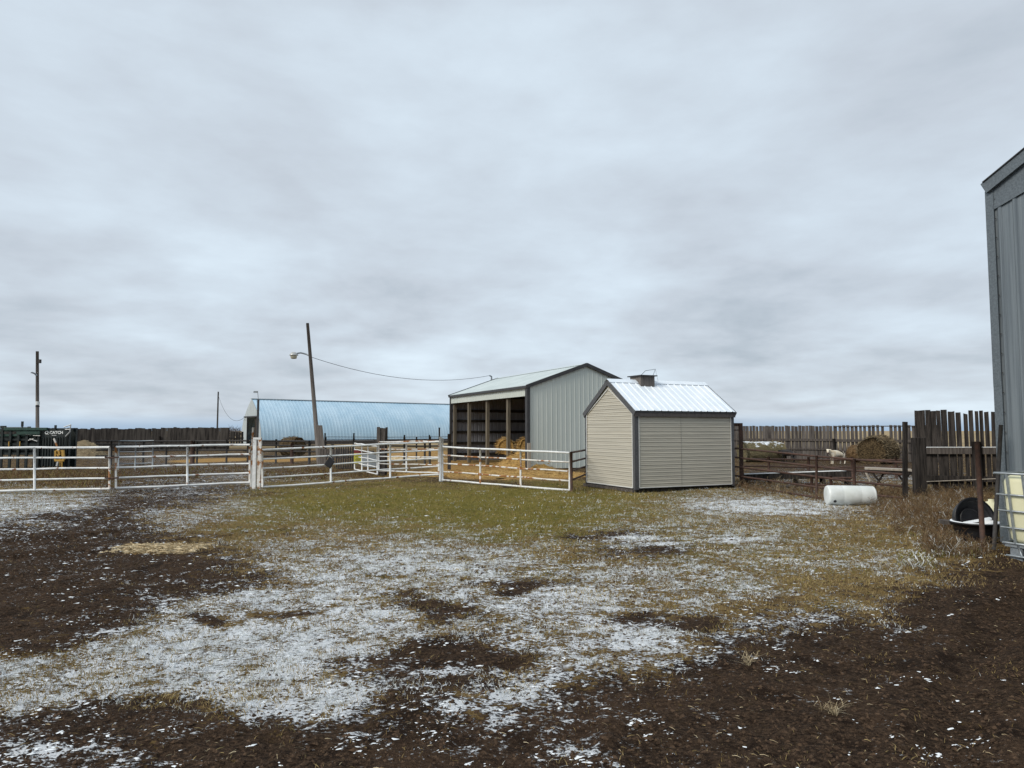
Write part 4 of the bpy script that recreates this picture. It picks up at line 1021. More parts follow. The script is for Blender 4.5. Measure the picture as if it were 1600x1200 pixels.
# ------------------------------------------------------------------ poles, lamp, wires
def wire(name, label, pts, r, sag=0, n=16, mid=None):
    a, b_ = pts; L_ = []
    for i in range(n+1):
        f = i/n; p = a.lerp(b_, f); p.z -= sag*4*f*(1-f); L_.append(p)
    mb = MB(); mb.path(L_, r, 6); o = mb.build(name, M['wire']); return tag(o, label, 'wire')
D = 32; b0 = at(500, 700, D); b0.z = 0; zt = Zat(505, D); tp = Vector((Xat(480.5, D, zt), D, zt))
lp_ = thing('lamp_pole', b0, 'leaning grey wooden pole carrying a yard lamp', 'lamp pole')
mb = MB(); mb.tube(b0-Zv*.1, tp, .115, 12, .068); mb.build('pole', M['wood_pole'], lp_, smooth=True)
k = at(484, 556, D); h0 = at(460, 553, D-.1)
mb = MB(); mb.path([k, at(478, 553.3, D), at(470, 551.2, D), h0], .035, 8); mb.build('lamp_arm', M['galv'], lp_, smooth=True)
h1 = at(459, 554, D-.1); mb = MB(); mb.lathe(h1, (0, 0, 1), [(.12, .005), (.11, .08), (.06, .14), (-.02, .20), (-.035, .20)], 20); hd_ = mb.build('lamp_hood', M['lamp'], lp_, smooth=True)
mb = MB(); mb.lathe(h1, (0, 0, 1), [(-.03, .15), (-.17, .13), (-.19, .10), (-.19, .005)], 20); mb.build('lamp_lens', M['lens'], hd_, smooth=True)
# planks nailed at the foot of the pole
for (x0, x1, yt) in ((492.5, 496.5, 664), (496.5, 502.5, 664.5)):
    p = at(x0, 700, D-.2); q = at(x1, 700, D-.2); z = Zat(yt, D-.2); mb = MB(); xs2 = 6*D/F
    b4 = [Vector((p.x+.25, D-.2, .0)), Vector((q.x+.25, D-.2, .0)), Vector((q.x+.25, D-.15, .0)), Vector((p.x+.25, D-.15, .0))]
    mb.hexa(b4, [v_+Vector((-.25, 0, z)) for v_ in b4]); mb.build('splint_board', M['wood_pole'], lp_)
wire('overhead_wire', 'sagging overhead wire from lamp pole to open barn', (at(485, 557.5, D), mast_top), .011, sag=.60)
# far left utility pole
D = 42; b0 = gp(59.4, D); zt = Zat(549, D); tp = Vector((Xat(58.3, D, zt), D, zt))
up_ = thing('utility_pole', b0, 'tall grey utility pole behind the green cattle chute', 'pole')
mb = MB(); mb.tube(b0-Zv*.1, tp, .105, 12, .08); mb.build('pole', M['wood_pole'], up_, smooth=True)
a = at(61.8, 564.5, D-.12); mb = MB(); mb.box(a, (.14, .14, .22)); mb.build('junction_box', M['dark_steel'], up_)
mb = MB(); mb.path([at(57.5, 587, D-.1), at(54, 583.5, D-.2), at(50, 582, D-.3), at(48, 582.6, D-.3)], [.05, .045, .05, .02], 8); mb.build('lamp_arm', M['galv'], up_, smooth=True)
mb = MB(); zz = Zat(630, D); mb.lathe((Xat(58.9, D, zz), D, zz-.1), (0, 0, 1), [(0, .106), (.2, .106)], 14); mb.build('white_band', M['letter'], up_)
mb = MB(); mb.lathe((Xat(58.9, D, zz), D, zz-.22), (0, 0, 1), [(0, .107), (.08, .107)], 14); mb.build('black_band', M['tub'], up_)
D = 105; b0 = gp(338.7, D); zt = Zat(612, D)
fp = thing('utility_pole', b0, 'distant thin dark pole left of the blue barn', 'pole'); mb = MB(); mb.tube(b0, b0+Zv*zt, .14, 8, .1); mb.build('pole', M['dark_steel'], fp, smooth=True)
wire('overhead_wire', 'faint drooping wire from the distant pole to the blue barn', (b0+Zv*(zt-.5), at(381, 653, 84)), .02, sag=1.6)
# ------------------------------------------------------------------ cattle squeeze chute
def build_chute():
    D = 30.0; t = thing('cattle_chute', gp(60, D), 'dark green cattle squeeze chute with yellow head gate on the left', 'cattle chute')
    X_ = lambda px: Xat(px, D); Z_ = lambda py: Zat(py, D)
    g, k = M['chute_green'], M['chute_black']
    # alley on the left: two rows of pipes with uprights
    for yy in (0, .5):
        for i, py in enumerate((673, 680, 687, 694.5, 702, 709)):
            mb = MB(); mb.beam((X_(-40), D+yy, Z_(py)), (X_(64), D+yy, Z_(py)), .05, .09 if i % 2 else .07); mb.build('alley_rail', g if i < 2 else k, t)
        for px in (-20, 5, 18, 31, 44, 62):
            mb = MB(); mb.box((X_(px), D+yy-.04, Z_(670)/2), (.09, .07, Z_(670))); mb.build('upright', k, t)
    mb = MB(); mb.box(((X_(9)+X_(76))/2, D-.08, Z_(670.3)), (X_(76)-X_(9), .10, .12)); mb.build('top_beam', g, t, bevel=.01)
    mb = MB(); mb.box(((X_(30)+X_(66))/2, D-.14, Z_(676.5)), (X_(66)-X_(30), .04, .13)); mb.build('side_beam', g, t)
    # solid sheeted side of the alley
    mb = MB(); mb.box(((X_(-40)+X_(60))/2, D+.53, Z_(695)), (X_(60)-X_(-40), .02, .8)); mb.build('sheet_side', k, t)
    # squeeze body
    for yy in (0, .45):
        mb = MB(); mb.box(((X_(64)+X_(108))/2, D+yy, (Z_(700)+.12)/2), (X_(108)-X_(64), .03, Z_(700)-.12)); mb.build('lower_panel', k, t)
        for i in range(11):
            px = 65+i*4.3; mb = MB(); mb.box((X_(px), D+yy-.03, (Z_(682)+.1)/2), (.045, .05, Z_(682)-.1)); mb.build('side_bar', k, t)
    for px in (64, 108):
        for yy in (0, .45):
            mb = MB(); mb.box((X_(px), D+yy, Z_(668.5)/2), (.11, .11, Z_(668.5))); mb.build('corner_post', k, t, bevel=.01)
    for yy in (0, .45):
        mb = MB(); mb.box(((X_(64)+X_(108))/2, D+yy-.02, (Z_(669)+Z_(684))/2), (X_(108)-X_(64)-.12, .04, Z_(669)-Z_(684))); mb.build('name_panel', k, t)
    for px in (66, 106):
        mb = MB(); mb.box((X_(px), D+.22, Z_(668.5)-.05), (.09, .4, .09)); mb.build('cross_bar', k, t)
    mb = MB(); mb.box(((X_(64)+X_(108))/2, D+.40, .75), (X_(108)-X_(64), .02, 1.3)); mb.build('far_side', k, t)
    for px, py, w_, h_ in ((6.5, 667.5, .22, .12), (36, 662.5, .06, .22), (47, 668, .1, .08), (88, 666.5, .06, .12)):
        mb = MB(); mb.box((X_(px), D-.06, Z_(py)), (w_, .08, h_)); mb.box((X_(px), D-.06, Z_(py)-h_*.7), (w_*.5, .06, h_*.8)); mb.build('latch_handle', k, t)
    mb = MB(); mb.tube((X_(8), D-.06, Z_(667.6)), (X_(47), D-.06, Z_(667.6)), .012, 6); mb.build('control_rod', k, t)
    for a, b_ in (((33, 677.5), (52, 679.5)), ((50, 685.5), (62, 689.5)), ((55, 680.5), (66, 681)), ((48, 688), (56, 685.5))):
        mb = MB(); mb.tube((X_(a[0]), D-.12, Z_(a[1])), (X_(b_[0]), D-.12, Z_(b_[1])), .018, 6); mb.build('linkage', M['lamp'], t)
    # head gate (yellow)
    y = M['yellow']; HX = lambda px: X_(px)
    for (x0, y0, x1, y1, w_) in ((93.5, 704, 93.5, 719, .07), (104.5, 703, 106.5, 718, .10), (93, 719, 107, 719, .08), (94, 703.5, 106, 704.5, .06), (104, 718, 104.5, 736, .035), (101.5, 716, 101, 728, .05), (98, 702, 100, 711, .08), (96, 709, 101, 718, .05)):
        mb = MB(); mb.beam((HX(x0), D-.22, Z_(y0)), (HX(x1), D-.22, Z_(y1)), w_, w_*.8, up=Vector((0, 1, 0))); mb.build('head_gate_bar', y, t)
    mb = MB(); mb.beam((HX(91.5), D-.28, Z_(685)), (HX(99.5), D-.28, Z_(703)), .055, .05, up=Vector((0, 1, 0))); mb.build('pull_lever', M['rusty_rail'], t)
    mb = MB(); mb.beam((HX(99), D-.28, Z_(721)), (HX(97.5), D-.28, Z_(728)), .06, .05, up=Vector((0, 1, 0))); mb.build('pull_lever', M['lamp'], t)
    mb = MB()
    for a, b_ in (((102, 667.5), (112.5, 663.5)), ((112.5, 663.5), (111.5, 675)), ((111.5, 675), (105, 682)), ((104, 671), (112, 671))):
        mb.tube((HX(a[0]), D-.1, Z_(a[1])), (HX(b_[0]), D-.1, Z_(b_[1])), .022, 6)
    mb.build('head_bracket', M['lamp'], t)
    for px in (17.5, 34.5):
        mb = MB(); mb.box((X_(px), D-.1, Z_(695)), (.035, .03, .28)); mb.build('yellow_tie', y, t)
    # lettering
    def text(s, size, cx, cy, name, cb=0):
        cu = bpy.data.curves.new(name, 'FONT'); cu.body = s; cu.size = size; cu.align_x = 'CENTER'; cu.align_y = 'CENTER'; cu.extrude = .003; cu.offset = .006
        tmp = bpy.data.objects.new('tmp', cu); COL.objects.link(tmp); bpy.context.view_layer.update()
        me = bpy.data.meshes.new_from_object(tmp.evaluated_get(bpy.context.evaluated_depsgraph_get())); bpy.data.objects.remove(tmp)
        me.transform(Matrix.Translation(Vector((cx, D-.052, cy))-root_loc(t)) @ Matrix.Rotation(R(90), 4, 'X'))
        me.materials.clear(); me.materials.append(M['letter']); o = bpy.data.objects.new(name, me); COL.objects.link(o); o.parent = t; return o
    text('CATCH', .165, X_(89.5), Z_(676), 'lettering')
    text('-', .2, X_(79.8), Z_(676.3), 'lettering')
    ring = MB(); n = 18
    for i in range(n):
        a, b_ = 2*math.pi*i/n, 2*math.pi*(i+1)/n; ring.tube((X_(74.6)+.058*math.cos(a), D-.055, Z_(676)+.062*math.sin(a)), (X_(74.6)+.058*math.cos(b_), D-.055, Z_(676)+.062*math.sin(b_)), .021, 5)
    ring.tube((X_(74.6)+.02, D-.055, Z_(676)-.03), (X_(74.6)+.07, D-.055, Z_(676)-.085), .016, 5); ring.build('lettering', M['letter'], t)
    sm_ = MB(); sm_.box((X_(86), D-.052, Z_(680.3)), (.20, .006, .028)); sm_.build('small_print', M['lamp'], t)
build_chute()
# ------------------------------------------------------------------ white barrel
b0 = G(1333, 789.5); wR = Vector((1, -.10, 0)).normalized(); rad = 15.2*b0.y/F; ln = 71*b0.y/F
b0.y += rad*.6
bt = thing('plastic_barrel', b0, 'white plastic barrel lying on its side by the pipe fence', 'barrel')
c = b0+Zv*(rad-.01); pf = [(-.5*ln, .01), (-.5*ln, rad*.86), (-.495*ln, rad*.93), (-.47*ln, rad*.99), (-.44*ln, rad), (-.20*ln, rad), (-.19*ln, rad*.988), (-.175*ln, rad*.988), (-.165*ln, rad), (.17*ln, rad*.985), (.18*ln, rad*.972), (.195*ln, rad*.972), (.205*ln, rad*.98), (.44*ln, rad*.96), (.455*ln, rad*.93), (.47*ln, rad*.96), (.49*ln, rad*.93), (.5*ln, rad*.86), (.478*ln, rad*.80), (.478*ln, .01)]
mb = MB(); mb.lathe(c, wR, pf, 40); mb.build('drum', M['barrel'], bt, smooth=True).data.polygons.foreach_set('use_smooth', [True]*((len(pf)-1)*40))
mb = MB(); q = c-wR*ln*.495+Vector((0, -rad*.45, -rad*.5)); mb.lathe(q, -wR, [(0, .022), (.014, .022), (.0141, .001)], 10); mb.build('bung', M['tub'], bt)
mb = MB(); q = c-wR*ln*.40+Vector((0, -rad*.83, -rad*.52)); mb.lathe(q, Vector((0, -.8, -.5)), [(0, .03), (.02, .03), (.0201, .001)], 12); mb.build('bung', M['tub'], bt)
# ------------------------------------------------------------------ liquid tote
def build_tote():
    C = at(1562, 846, 9.15); zb = C.z; zt = Zat(739, 9.15); Hh = zt-zb; Wd, Dp = 1.15, .95
    u = Vector((.4, -.9165, 0)).normalized(); v = Vector((-u.y, u.x, 0)); y0 = C.y
    C = C+u*.09
    t = thing('liquid_tote', Vector((C.x, C.y, 0))+u*.5+v*.4, 'yellowed plastic tote in a steel cage at the right frame edge', 'tote')
    T = lambda x, y_, z: C+u*x+v*y_+(Zv-u*.085)*z
    # rounded tank
    mb = MB(); n = 6; rr = .09; rings = []
    def ring(z, ins):
        pts = []
        for cx, cy, a0 in ((Wd-rr, rr, -90), (Wd-rr, Dp-rr, 0), (rr, Dp-rr, 90), (rr, rr, 180)):
            for i in range(n+1):
                a = R(a0+90*i/n); x_ = cx+rr*math.cos(a); y_ = cy+rr*math.sin(a)
                x_ = Wd/2+(x_-Wd/2)*(1-ins/(Wd/2)); y_ = Dp/2+(y_-Dp/2)*(1-ins/(Dp/2)); pts.append(tuple(T(x_, y_, z)))
        return pts
    lv = [(0.0, .07), (.02, .03), (.06, .012), (Hh*.5, .005), (Hh-.11, .012), (Hh-.05, .03), (Hh-.025, .07), (Hh-.02, .13)]
    for z, i_ in lv: rings.append(ring(z, i_))
    m_ = len(rings[0])
    for r_ in rings: mb.v += r_
    for i in range(len(rings)-1):
        for k in range(m_): mb.f.append((i*m_+k, i*m_+(k+1) % m_, (i+1)*m_+(k+1) % m_, (i+1)*m_+k))
    mb.f.append(tuple(range(m_))[::-1]); mb.f.append(tuple((len(rings)-1)*m_+k for k in range(m_)))
    mb.build('tank', M['tote'], t, smooth=True)
    mb = MB(); mb.lathe(T(Wd/2, Dp/2, Hh-.02), (0, 0, 1), [(0, .12), (.06, .12), (.061, .01)], 20); mb.build('filler_cap', M['tub'], t, smooth=True)
    e = .018
    for z in (-.0, .19, .40, .60, .80, Hh):
        z = min(z, Hh)
        if z > Hh-.12 and z < Hh: continue
        mb = MB(); r_ = .013 if 0 < z < Hh else .016
        cs = [T(-e-.02, -e, z), T(Wd+e, -e, z), T(Wd+e, Dp+e, z), T(-e-.02, Dp+e, z), T(-e-.02, -e, z)]
        for a, b_ in zip(cs, cs[1:]): mb.tube(a, b_, r_, 8)
        mb.build('cage_ring', M['cage'], t, smooth=True)
    for (x_, y_) in [(.12+.19*i, -e-.012) for i in range(5)]+[(-e-.03, .15+.2*i) for i in range(3)]+[(Wd+e+.01, .15+.2*i) for i in range(3)]+[(.12+.19*i, Dp+e+.012) for i in range(5)]:
        mb = MB(); mb.beam(T(x_, y_, 0), T(x_, y_, Hh), .028, .014, up=Vector((0, 1, 0))); mb.build('cage_bar', M['cage'], t)
    # pallet
    mb = MB(); mb.box(T(Wd/2, Dp/2, -.03), (Wd+.04, Dp+.04, .03), u); mb.build('pallet_deck', M['cage'], t)
    for x_ in (.10, Wd/2, Wd-.10):
        for y_ in (.06, Dp-.06):
            q = T(x_, y_, -.045); mb = MB(); mb.box((q.x, q.y, q.z/2-.02), (.15, .12, q.z+.03), u); mb.build('pallet_foot', M['cage'] if x_ > .1 else M['galv'], t, bevel=.012)
    q0, q1 = T(0, -.02, 0), T(Wd, -.02, 0); mb = MB(); mb.tube(Vector((q0.x, q0.y, .06)), Vector((q1.x, q1.y, .06)), .014, 8); mb.tube(T(.14, -.02, -.01), Vector((q0.x, q0.y, .06))+u*.19, .013, 8); mb.build('pallet_runner', M['cage'], t, smooth=True)
    mb = MB(); q = T(Wd/2, Dp/2, -.05); mb.box((q.x, q.y, q.z/2+.01), (Wd-.3, Dp-.3, q.z-.04), u); mb.build('pallet_gap_shade', M['tub'], t)  # black block added under the deck, painting the shade of the open gap
build_tote()
# ------------------------------------------------------------------ black stock tank + tub standing on it
c0 = G(1527, 852); D = c0.y+.42; rad = .30
cx = Xat(1524, D, .3); tk = thing('stock_tank', Vector((cx, D, 0)), 'black stock tank with a snow dusted rim beside the steel building', 'tank')
zr = Zat(815, D)
mb = MB(); mb.lathe((cx, D, 0), (0, 0, 1), [(-.02, rad*.82), (zr*.5, rad*.92), (zr-.03, rad), (zr-.03, rad+.03), (zr, rad+.035), (zr, rad-.01), (zr-.05, rad-.02), (.1, rad*.85), (.1, .01)], 36); mb.build('shell', M['tub'], tk, smooth=True)
mb = MB(); mb.lathe((cx, D, 0), (0, 0, 1), [(zr+.001, rad+.024), (zr+.009, rad+.02), (zr+.006, rad-.02), (zr-.03, rad-.04), (zr-.06, .01)], 36); mb.build('snow_rim', M['snow'], tk, smooth=True)
# dark round tub leaning upright in it
tb = thing('feed_tub', Vector((cx, D+.1, zr)), 'round black rubber tub standing on edge in the stock tank', 'tub')
cc = Vector((Xat(1520, D+.12, zr), D+.12, zr+.02)); ax = Vector((.06, -.97, .18)).normalized(); rb = .31
mb = MB(); mb.lathe(cc, ax, [(-.08, .01), (-.08, rb*.86), (-.03, rb*.93), (.04, rb), (.055, rb+.012), (.055, rb-.025), (0, rb*.90), (-.035, rb*.82), (-.035, .01)], 40); mb.build('shell', M['tub'], tb, smooth=True)
mb = MB(); mb.lathe(cc, ax, [(-.034, rb*.45), (-.02, rb*.47), (-.02, rb*.55), (-.034, rb*.57)], 32); mb.build('base_ring', M['tub'], tb, smooth=True)
c1 = at(1549, 793, D+.75); pj = thing('plastic_jug', Vector((c1.x, c1.y, 0)), 'pale plastic drum half hidden behind the black tub', 'drum')
mb = MB(); mb.lathe((c1.x, c1.y, 0), (0, 0, 1), [(0, .01), (0, .16), (c1.z-.02, .16), (c1.z+.07, .12), (c1.z+.10, .04), (c1.z+.13, .04), (c1.z+.131, .005)], 24); mb.build('drum', M['tote'], pj, smooth=True)
# weathered plank end left of it
a = at(1470, 815, 10.9); b_ = at(1500, 820, 10.7); ep = thing('loose_plank', Vector((a.x, a.y, 0)), 'grey plank end poking out left of the black stock tank', 'plank')
mb = MB(); mb.beam(a, b_+Vector((.35, .1, -.01)), .2, .06); mb.build('board', M['wood'], ep)
mb = MB(); mb.beam(b_+Vector((0, -.1, .04)), at(1548, 812, 10.5)+Vector((0, 0, .02)), .09, .025); mb.build('snowy_board', M['snow'], ep)
# ------------------------------------------------------------------ feed bunk and bench
fb = thing('feed_bunk', G(1245, 753), 'long low feed bunk with snow along its edge behind the pipe fence', 'feed bunk')
A, B = at(1163, 741.3, 22.4), at(1330, 735.5, 21.6); d = (B-A).normalized(); n2 = Vector((d.y, -d.x, 0)).normalized()
mb = MB(); mb.beam(A-Zv*.10, B-Zv*.10, .03, .20); mb.build('side_board', M['wood_dark'], fb)
mb = MB(); mb.beam(A-Zv*.10-n2*.6, B-Zv*.10-n2*.6, .03, .20); mb.build('side_board', M['wood_dark'], fb)
mb = MB(); mb.beam(A-Zv*.19-n2*.3, B-Zv*.19-n2*.3, .6, .02); mb.build('trough_floor', M['wood_dark'], fb)
mb = MB(); mb.beam(A+Zv*.013, B+Zv*.013, .06, .025); mb.build('snow_strip', M['snow'], fb)
for f in (.02, .25, .5, .75, .98):
    q = A.lerp(B, f)-n2*.3; mb = MB(); mb.beam(q-n2*.3-Zv*.22+d*0, q+n2*.3-Zv*.22, .08, .04); mb.beam((q+n2*.27)-Zv*.2, Vector((q.x, q.y, -.03))+n2*.27, .07, .07); mb.beam((q-n2*.27)-Zv*.2, Vector((q.x, q.y, -.03))-n2*.27, .07, .07); mb.build('leg', M['wood_dark'], fb)
bn = thing('plank_table', G(1380, 754), 'pale topped plank table on crossed legs behind the pipe fence', 'table')
A, B = at(1351, 731.5, 20.3), at(1424, 734.5, 19.8); 
mb = MB(); mb.beam(A, B, .55, .05); mb.build('top', M['wood_pale'], bn)
mb = MB(); mb.beam(A-Zv*.08, B-Zv*.08, .5, .09); mb.build('apron', M['wood_dark'], bn)
for f in (.22, .75):
    q = A.lerp(B, f)
    for s in (-1, 1):
        mb = MB(); mb.beam(q+Vector((s*.16, -.2, -.1)), Vector((q.x-s*.13, q.y-.2+.03*s, 0)), .05, .04); mb.build('leg', M['wood_dark'], bn)
mb = MB(); mb.beam(at(1353, 738, 20), at(1360, 752, 19.9), .05, .04); mb.build('prop', M['wood_pale'], bn)
# log rails near the bunk
for (a, b_, lab) in (((1216, 763.5, 20.0), (1262, 761, 19.4), 'grey pole lying on the ground behind the pipe fence'),):
    o = thing('fallen_pole', G(a[0], a[1]), lab, 'pole'); p, q = G(a[0], a[1]), G(b_[0], b_[1]); mb = MB(); mb.tube(p+Zv*.05, q+Zv*.06, .045, 8); mb.build('shaft', M['wood_pole'], o, smooth=True)
# ------------------------------------------------------------------ animals
def skin_obj(name, verts, edges, radii, mat, parent, sub=2, rootv=0):
    me = bpy.data.meshes.new(name); o = bpy.data.objects.new(name, me); COL.objects.link(o); o.parent = parent
    off = root_loc(parent); me.from_pydata([tuple(Vector(v)-off) for v in verts], edges, []); me.materials.append(mat)
    sk = o.modifiers.new('skin', 'SKIN'); sk.use_smooth_shade = True
    for i, r in enumerate(radii):
        d = me.skin_vertices[0].data[i]; d.radius = (r, r) if not isinstance(r, tuple) else r; d.use_root = (i == rootv)
    ss = o.modifiers.new('sub', 'SUBSURF'); ss.levels = sub; ss.render_levels = sub
    return o
def bovine(label, base, face, sc, mat, head_down=0, head_turn=0, cat='calf', name='calf'):
    """face: direction the body points"""
    f = Vector(face).normalized(); s = Vector((-f.y, f.x, 0)); t = thing(name, base, label, cat)
    P3 = lambda x, y_, z: base+(f*x+s*y_+Zv*z)*sc
    V = []; Rr = []; E_ = []
    def add(p, r, prev=None):
        V.append(p); Rr.append(tuple(q*sc for q in r) if isinstance(r, tuple) else r*sc); i = len(V)-1
        if prev is not None: E_.append((prev, i))
        return i
    pel = add(P3(-.42, 0, .66), .185); b1 = add(P3(-.20, 0, .63), .21, pel); b2 = add(P3(.06, 0, .60), .22, b1); ch_ = add(P3(.30, 0, .62), .205, b2)
    nk = add(P3(.46, .03*head_turn, .72), .11, ch_); n2_ = add(P3(.58, .08*head_turn, .80-head_down), .085, nk)
    hx = .10*head_turn
    h1_ = add(P3(.66, .12*head_turn, .84-head_down), .088, n2_); h2_ = add(P3(.72-.02*abs(head_turn), .20*head_turn, .76-head_down), .068, h1_); h3_ = add(P3(.78-.05*abs(head_turn), .27*head_turn, .68-head_down), .052, h2_)
    for sg in (1, -1):
        e1 = add(P3(.60, .12*head_turn+sg*.10, .87-head_down), .022, h1_); add(P3(.56, .12*head_turn+sg*.20, .86-head_down), (.030), e1)
    for sg, dx in ((1, .03), (-1, -.05)):
        s1 = add(P3(.28+dx*.4, sg*.10, .46), .075, ch_); k1 = add(P3(.27+dx, sg*.105, .27), .040, s1); f1_ = add(P3(.26+dx, sg*.105, .10), .028, k1); add(P3(.28+dx, sg*.105, .01), .036, f1_)
    for sg, dx in ((1, -.05), (-1, .06)):
        s1 = add(P3(-.43+dx*.4, sg*.10, .48), .10, pel); k1 = add(P3(-.40+dx, sg*.11, .36), .066, s1); hk = add(P3(-.52+dx, sg*.11, .24), .036, k1); f1_ = add(P3(-.49+dx, sg*.11, .09), .028, hk); add(P3(-.47+dx, sg*.11, .01), .036, f1_)
    body = skin_obj('body', V, E_, Rr, mat, t)
    # tail
    mb = MB(); mb.path([P3(-.55, 0, .72), P3(-.62, .01, .62), P3(-.63, .01, .42), P3(-.62, .02, .28)], [.024*sc, .018*sc, .014*sc, .03*sc], 8); mb.build('tail', mat, t, smooth=True)
    mz = V[h3_]; hd = (V[h3_]-V[h2_]).normalized()
    mb = MB(); mb.lathe(mz+hd*.025*sc, hd, [(-.03*sc, .054*sc), (.01*sc, .056*sc), (.035*sc, .045*sc), (.045*sc, .02*sc), (.046*sc, .002*sc)], 14); mb.build('muzzle', M['muzzle'], t, smooth=True)
    sd = hd.cross(Zv).normalized()
    for sg in (1, -1):
        q = V[h1_].lerp(V[h2_], .45)+sd*sg*.068*sc+Zv*.018*sc; mb = MB(); mb.lathe(q-sd*sg*.012*sc, sd*sg, [(0, .018*sc), (.012*sc, .014*sc), (.016*sc, .002*sc)], 10); mb.build('eye', M['tub'], t, smooth=True)
    return t
c = G(1306, 725.5); bovine('cream calf with dark muzzle standing before the slatted fence', c, (-.93, -.30, 0), .84, M['calf'], head_turn=.9, head_down=.02)
c = G(1231, 722.5); bovine('black calf standing behind the snow crusted bale', c, (-.45, .9, 0), .80, M['cow'], head_down=.12)
# ------------------------------------------------------------------ dead grass tufts, weeds
def stalks(x, y, h, w, lean, segs=3, branch=0, zb=None):
    n = len(x); z = ground_z(x, y)-.01 if zb is None else zb; la = rng.random(n)*2*math.pi; Vs = []; 
    dirv = np.stack([np.cos(la), np.sin(la), np.zeros(n)], 1); a = rng.random(n)*2*math.pi
    wv = np.stack([np.cos(a), np.sin(a), np.zeros(n)], 1)*w[:, None]/2; base = np.stack([x, y, z], 1); lv = []
    for k in range(segs+1):
        f = k/segs; p = base+dirv*(lean*h*f*f)[:, None]+np.stack([0*h, 0*h, h*f*(1-.25*f*lean)], 1); ww = wv*(1-.75*f); lv.append(p-ww); lv.append(p+ww)
    V = np.stack(lv, 1).reshape(-1, 3); k0 = np.arange(n)*(2*(segs+1)); Fs = []
    for k in range(segs): Fs.append(np.stack([k0+2*k, k0+2*k+1, k0+2*k+3, k0+2*k+2], 1))
    Fc = np.concatenate(Fs, 0); own = np.tile(np.arange(n), segs)
    if branch:
        nb = n*branch; o = np.repeat(np.arange(n), branch); f = .25+.7*rng.random(nb)
        p = base[o]+dirv[o]*(lean[o]*h[o]*f*f)[:, None]+np.stack([0*f, 0*f, h[o]*f*(1-.25*f*lean[o])], 1)
        el = rng.random(nb)*1.1+.1; aa = rng.random(nb)*2*math.pi; L_ = h[o]*.28*rng.random(nb)+.03
        d = np.stack([np.cos(aa)*np.cos(el), np.sin(aa)*np.cos(el), np.sin(el)], 1); q = p+d*L_[:, None]; ww = np.cross(d, np.array([.3, .5, .2])); ww /= np.linalg.norm(ww, axis=1)[:, None]; ww = ww*(w[o]*.6)[:, None]
        Vb = np.stack([p-ww*.3, p+ww*.3, q+ww*.6, q-ww*.6], 1).reshape(-1, 3); kb = len(V)+np.arange(nb)*4
        Fc = np.concatenate([Fc, np.stack([kb, kb+1, kb+2, kb+3], 1)], 0); V = np.concatenate([V, Vb], 0); own = np.concatenate([own, o])
    return V, Fc, own
def weed_patch(name, label, pts, n, h0, h1, w, mats, lean=.5, branch=3, spread=(.3, .3), cat='weeds', probs=None):
    """pts: list of (px,py,weight,rx_px,ry_px) ground-projected clusters"""
    wts = np.array([p[2] for p in pts]); wts = wts/wts.sum(); ch_ = rng.choice(len(pts), n, p=wts); X_ = []; Y_ = []
    for i in range(n):
        p = pts[ch_[i]]; q = G(p[0]+(rng.random()*2-1)*p[3], p[1]+(rng.random()*2-1)*p[4]); X_.append(q.x); Y_.append(q.y)
    x, y = np.array(X_), np.array(Y_); h = h0+(h1-h0)*rng.random(n)**1.5
    V, Fc, own = stalks(x, y, h, np.full(n, w), lean*(.3+rng.random(n)), branch=branch)
    own_m = rng.choice(len(mats), n, p=probs)
    o = quick_mesh(name, V, Fc, mats, midx=own_m[own]); tag(o, label, cat, kind='stuff'); return o
weed_patch('dead_weeds', 'tangle of dead brown weeds along the plank fence and stock tank', [(1460, 790, 3, 60, 22), (1500, 770, 2.5, 50, 12), (1440, 815, 1.6, 45, 22), (1400, 795, 1, 40, 14), (1470, 826, 1.0, 26, 18), (1500, 866, .6, 45, 6), (1470, 856, .8, 28, 12)], 6500, .04, .30, .006, [M['w_brown'], M['w_dark'], M['straw_grey'], M['g_frost']], lean=.8, branch=4, probs=[.36, .32, .28, .04])
weed_patch('pen_weeds', 'dead grass growing under the rusty pipe fence', [(1240, 768, 2, 80, 5), (1330, 778, 1, 60, 5), (1390, 772, 1.5, 25, 8), (1180, 761, .6, 30, 3)], 1500, .06, .34, .012, [M['w_brown'], M['straw_grey'], M['w_dark']], lean=.7, branch=2)
weed_patch('rough_grass', 'rough brown grass behind the left white gates', [(60, 742, 3, 110, 10), (80, 755, 1.2, 110, 5), (240, 740, 1.6, 70, 8), (450, 742, 1.6, 60, 8), (560, 738, 1.3, 60, 7), (330, 735, 1, 60, 8)], 9000, .04, .22, .016, [M['w_rust'], M['straw_grey'], M['g_green'], M['w_dark']], lean=.6, branch=1, probs=[.40, .12, .16, .32], cat='grass')
weed_patch('gate_grass', 'longer grass under the white gates', [(560, 757, 2, 150, 4), (780, 758, 2, 100, 6), (420, 765, .8, 30, 4), (900, 766, .8, 20, 3), (80, 770, .8, 100, 4), (1060, 772, 1.0, 90, 3), (940, 768, .6, 25, 3)], 3500, .04, .13, .010, [M['g_tan'], M['g_green'], M['straw_grey']], lean=.7, branch=0, cat='grass')
weed_patch('snowy_weeds', 'frosted grey green weeds before the stock tank', [(1432, 878, 1, 30, 12), (1500, 862, 1, 35, 10), (1450, 840, .6, 30, 14)], 900, .03, .11, .012, [M['g_frost'], M['straw_grey'], M['g_green']], lean=1.0, branch=2)
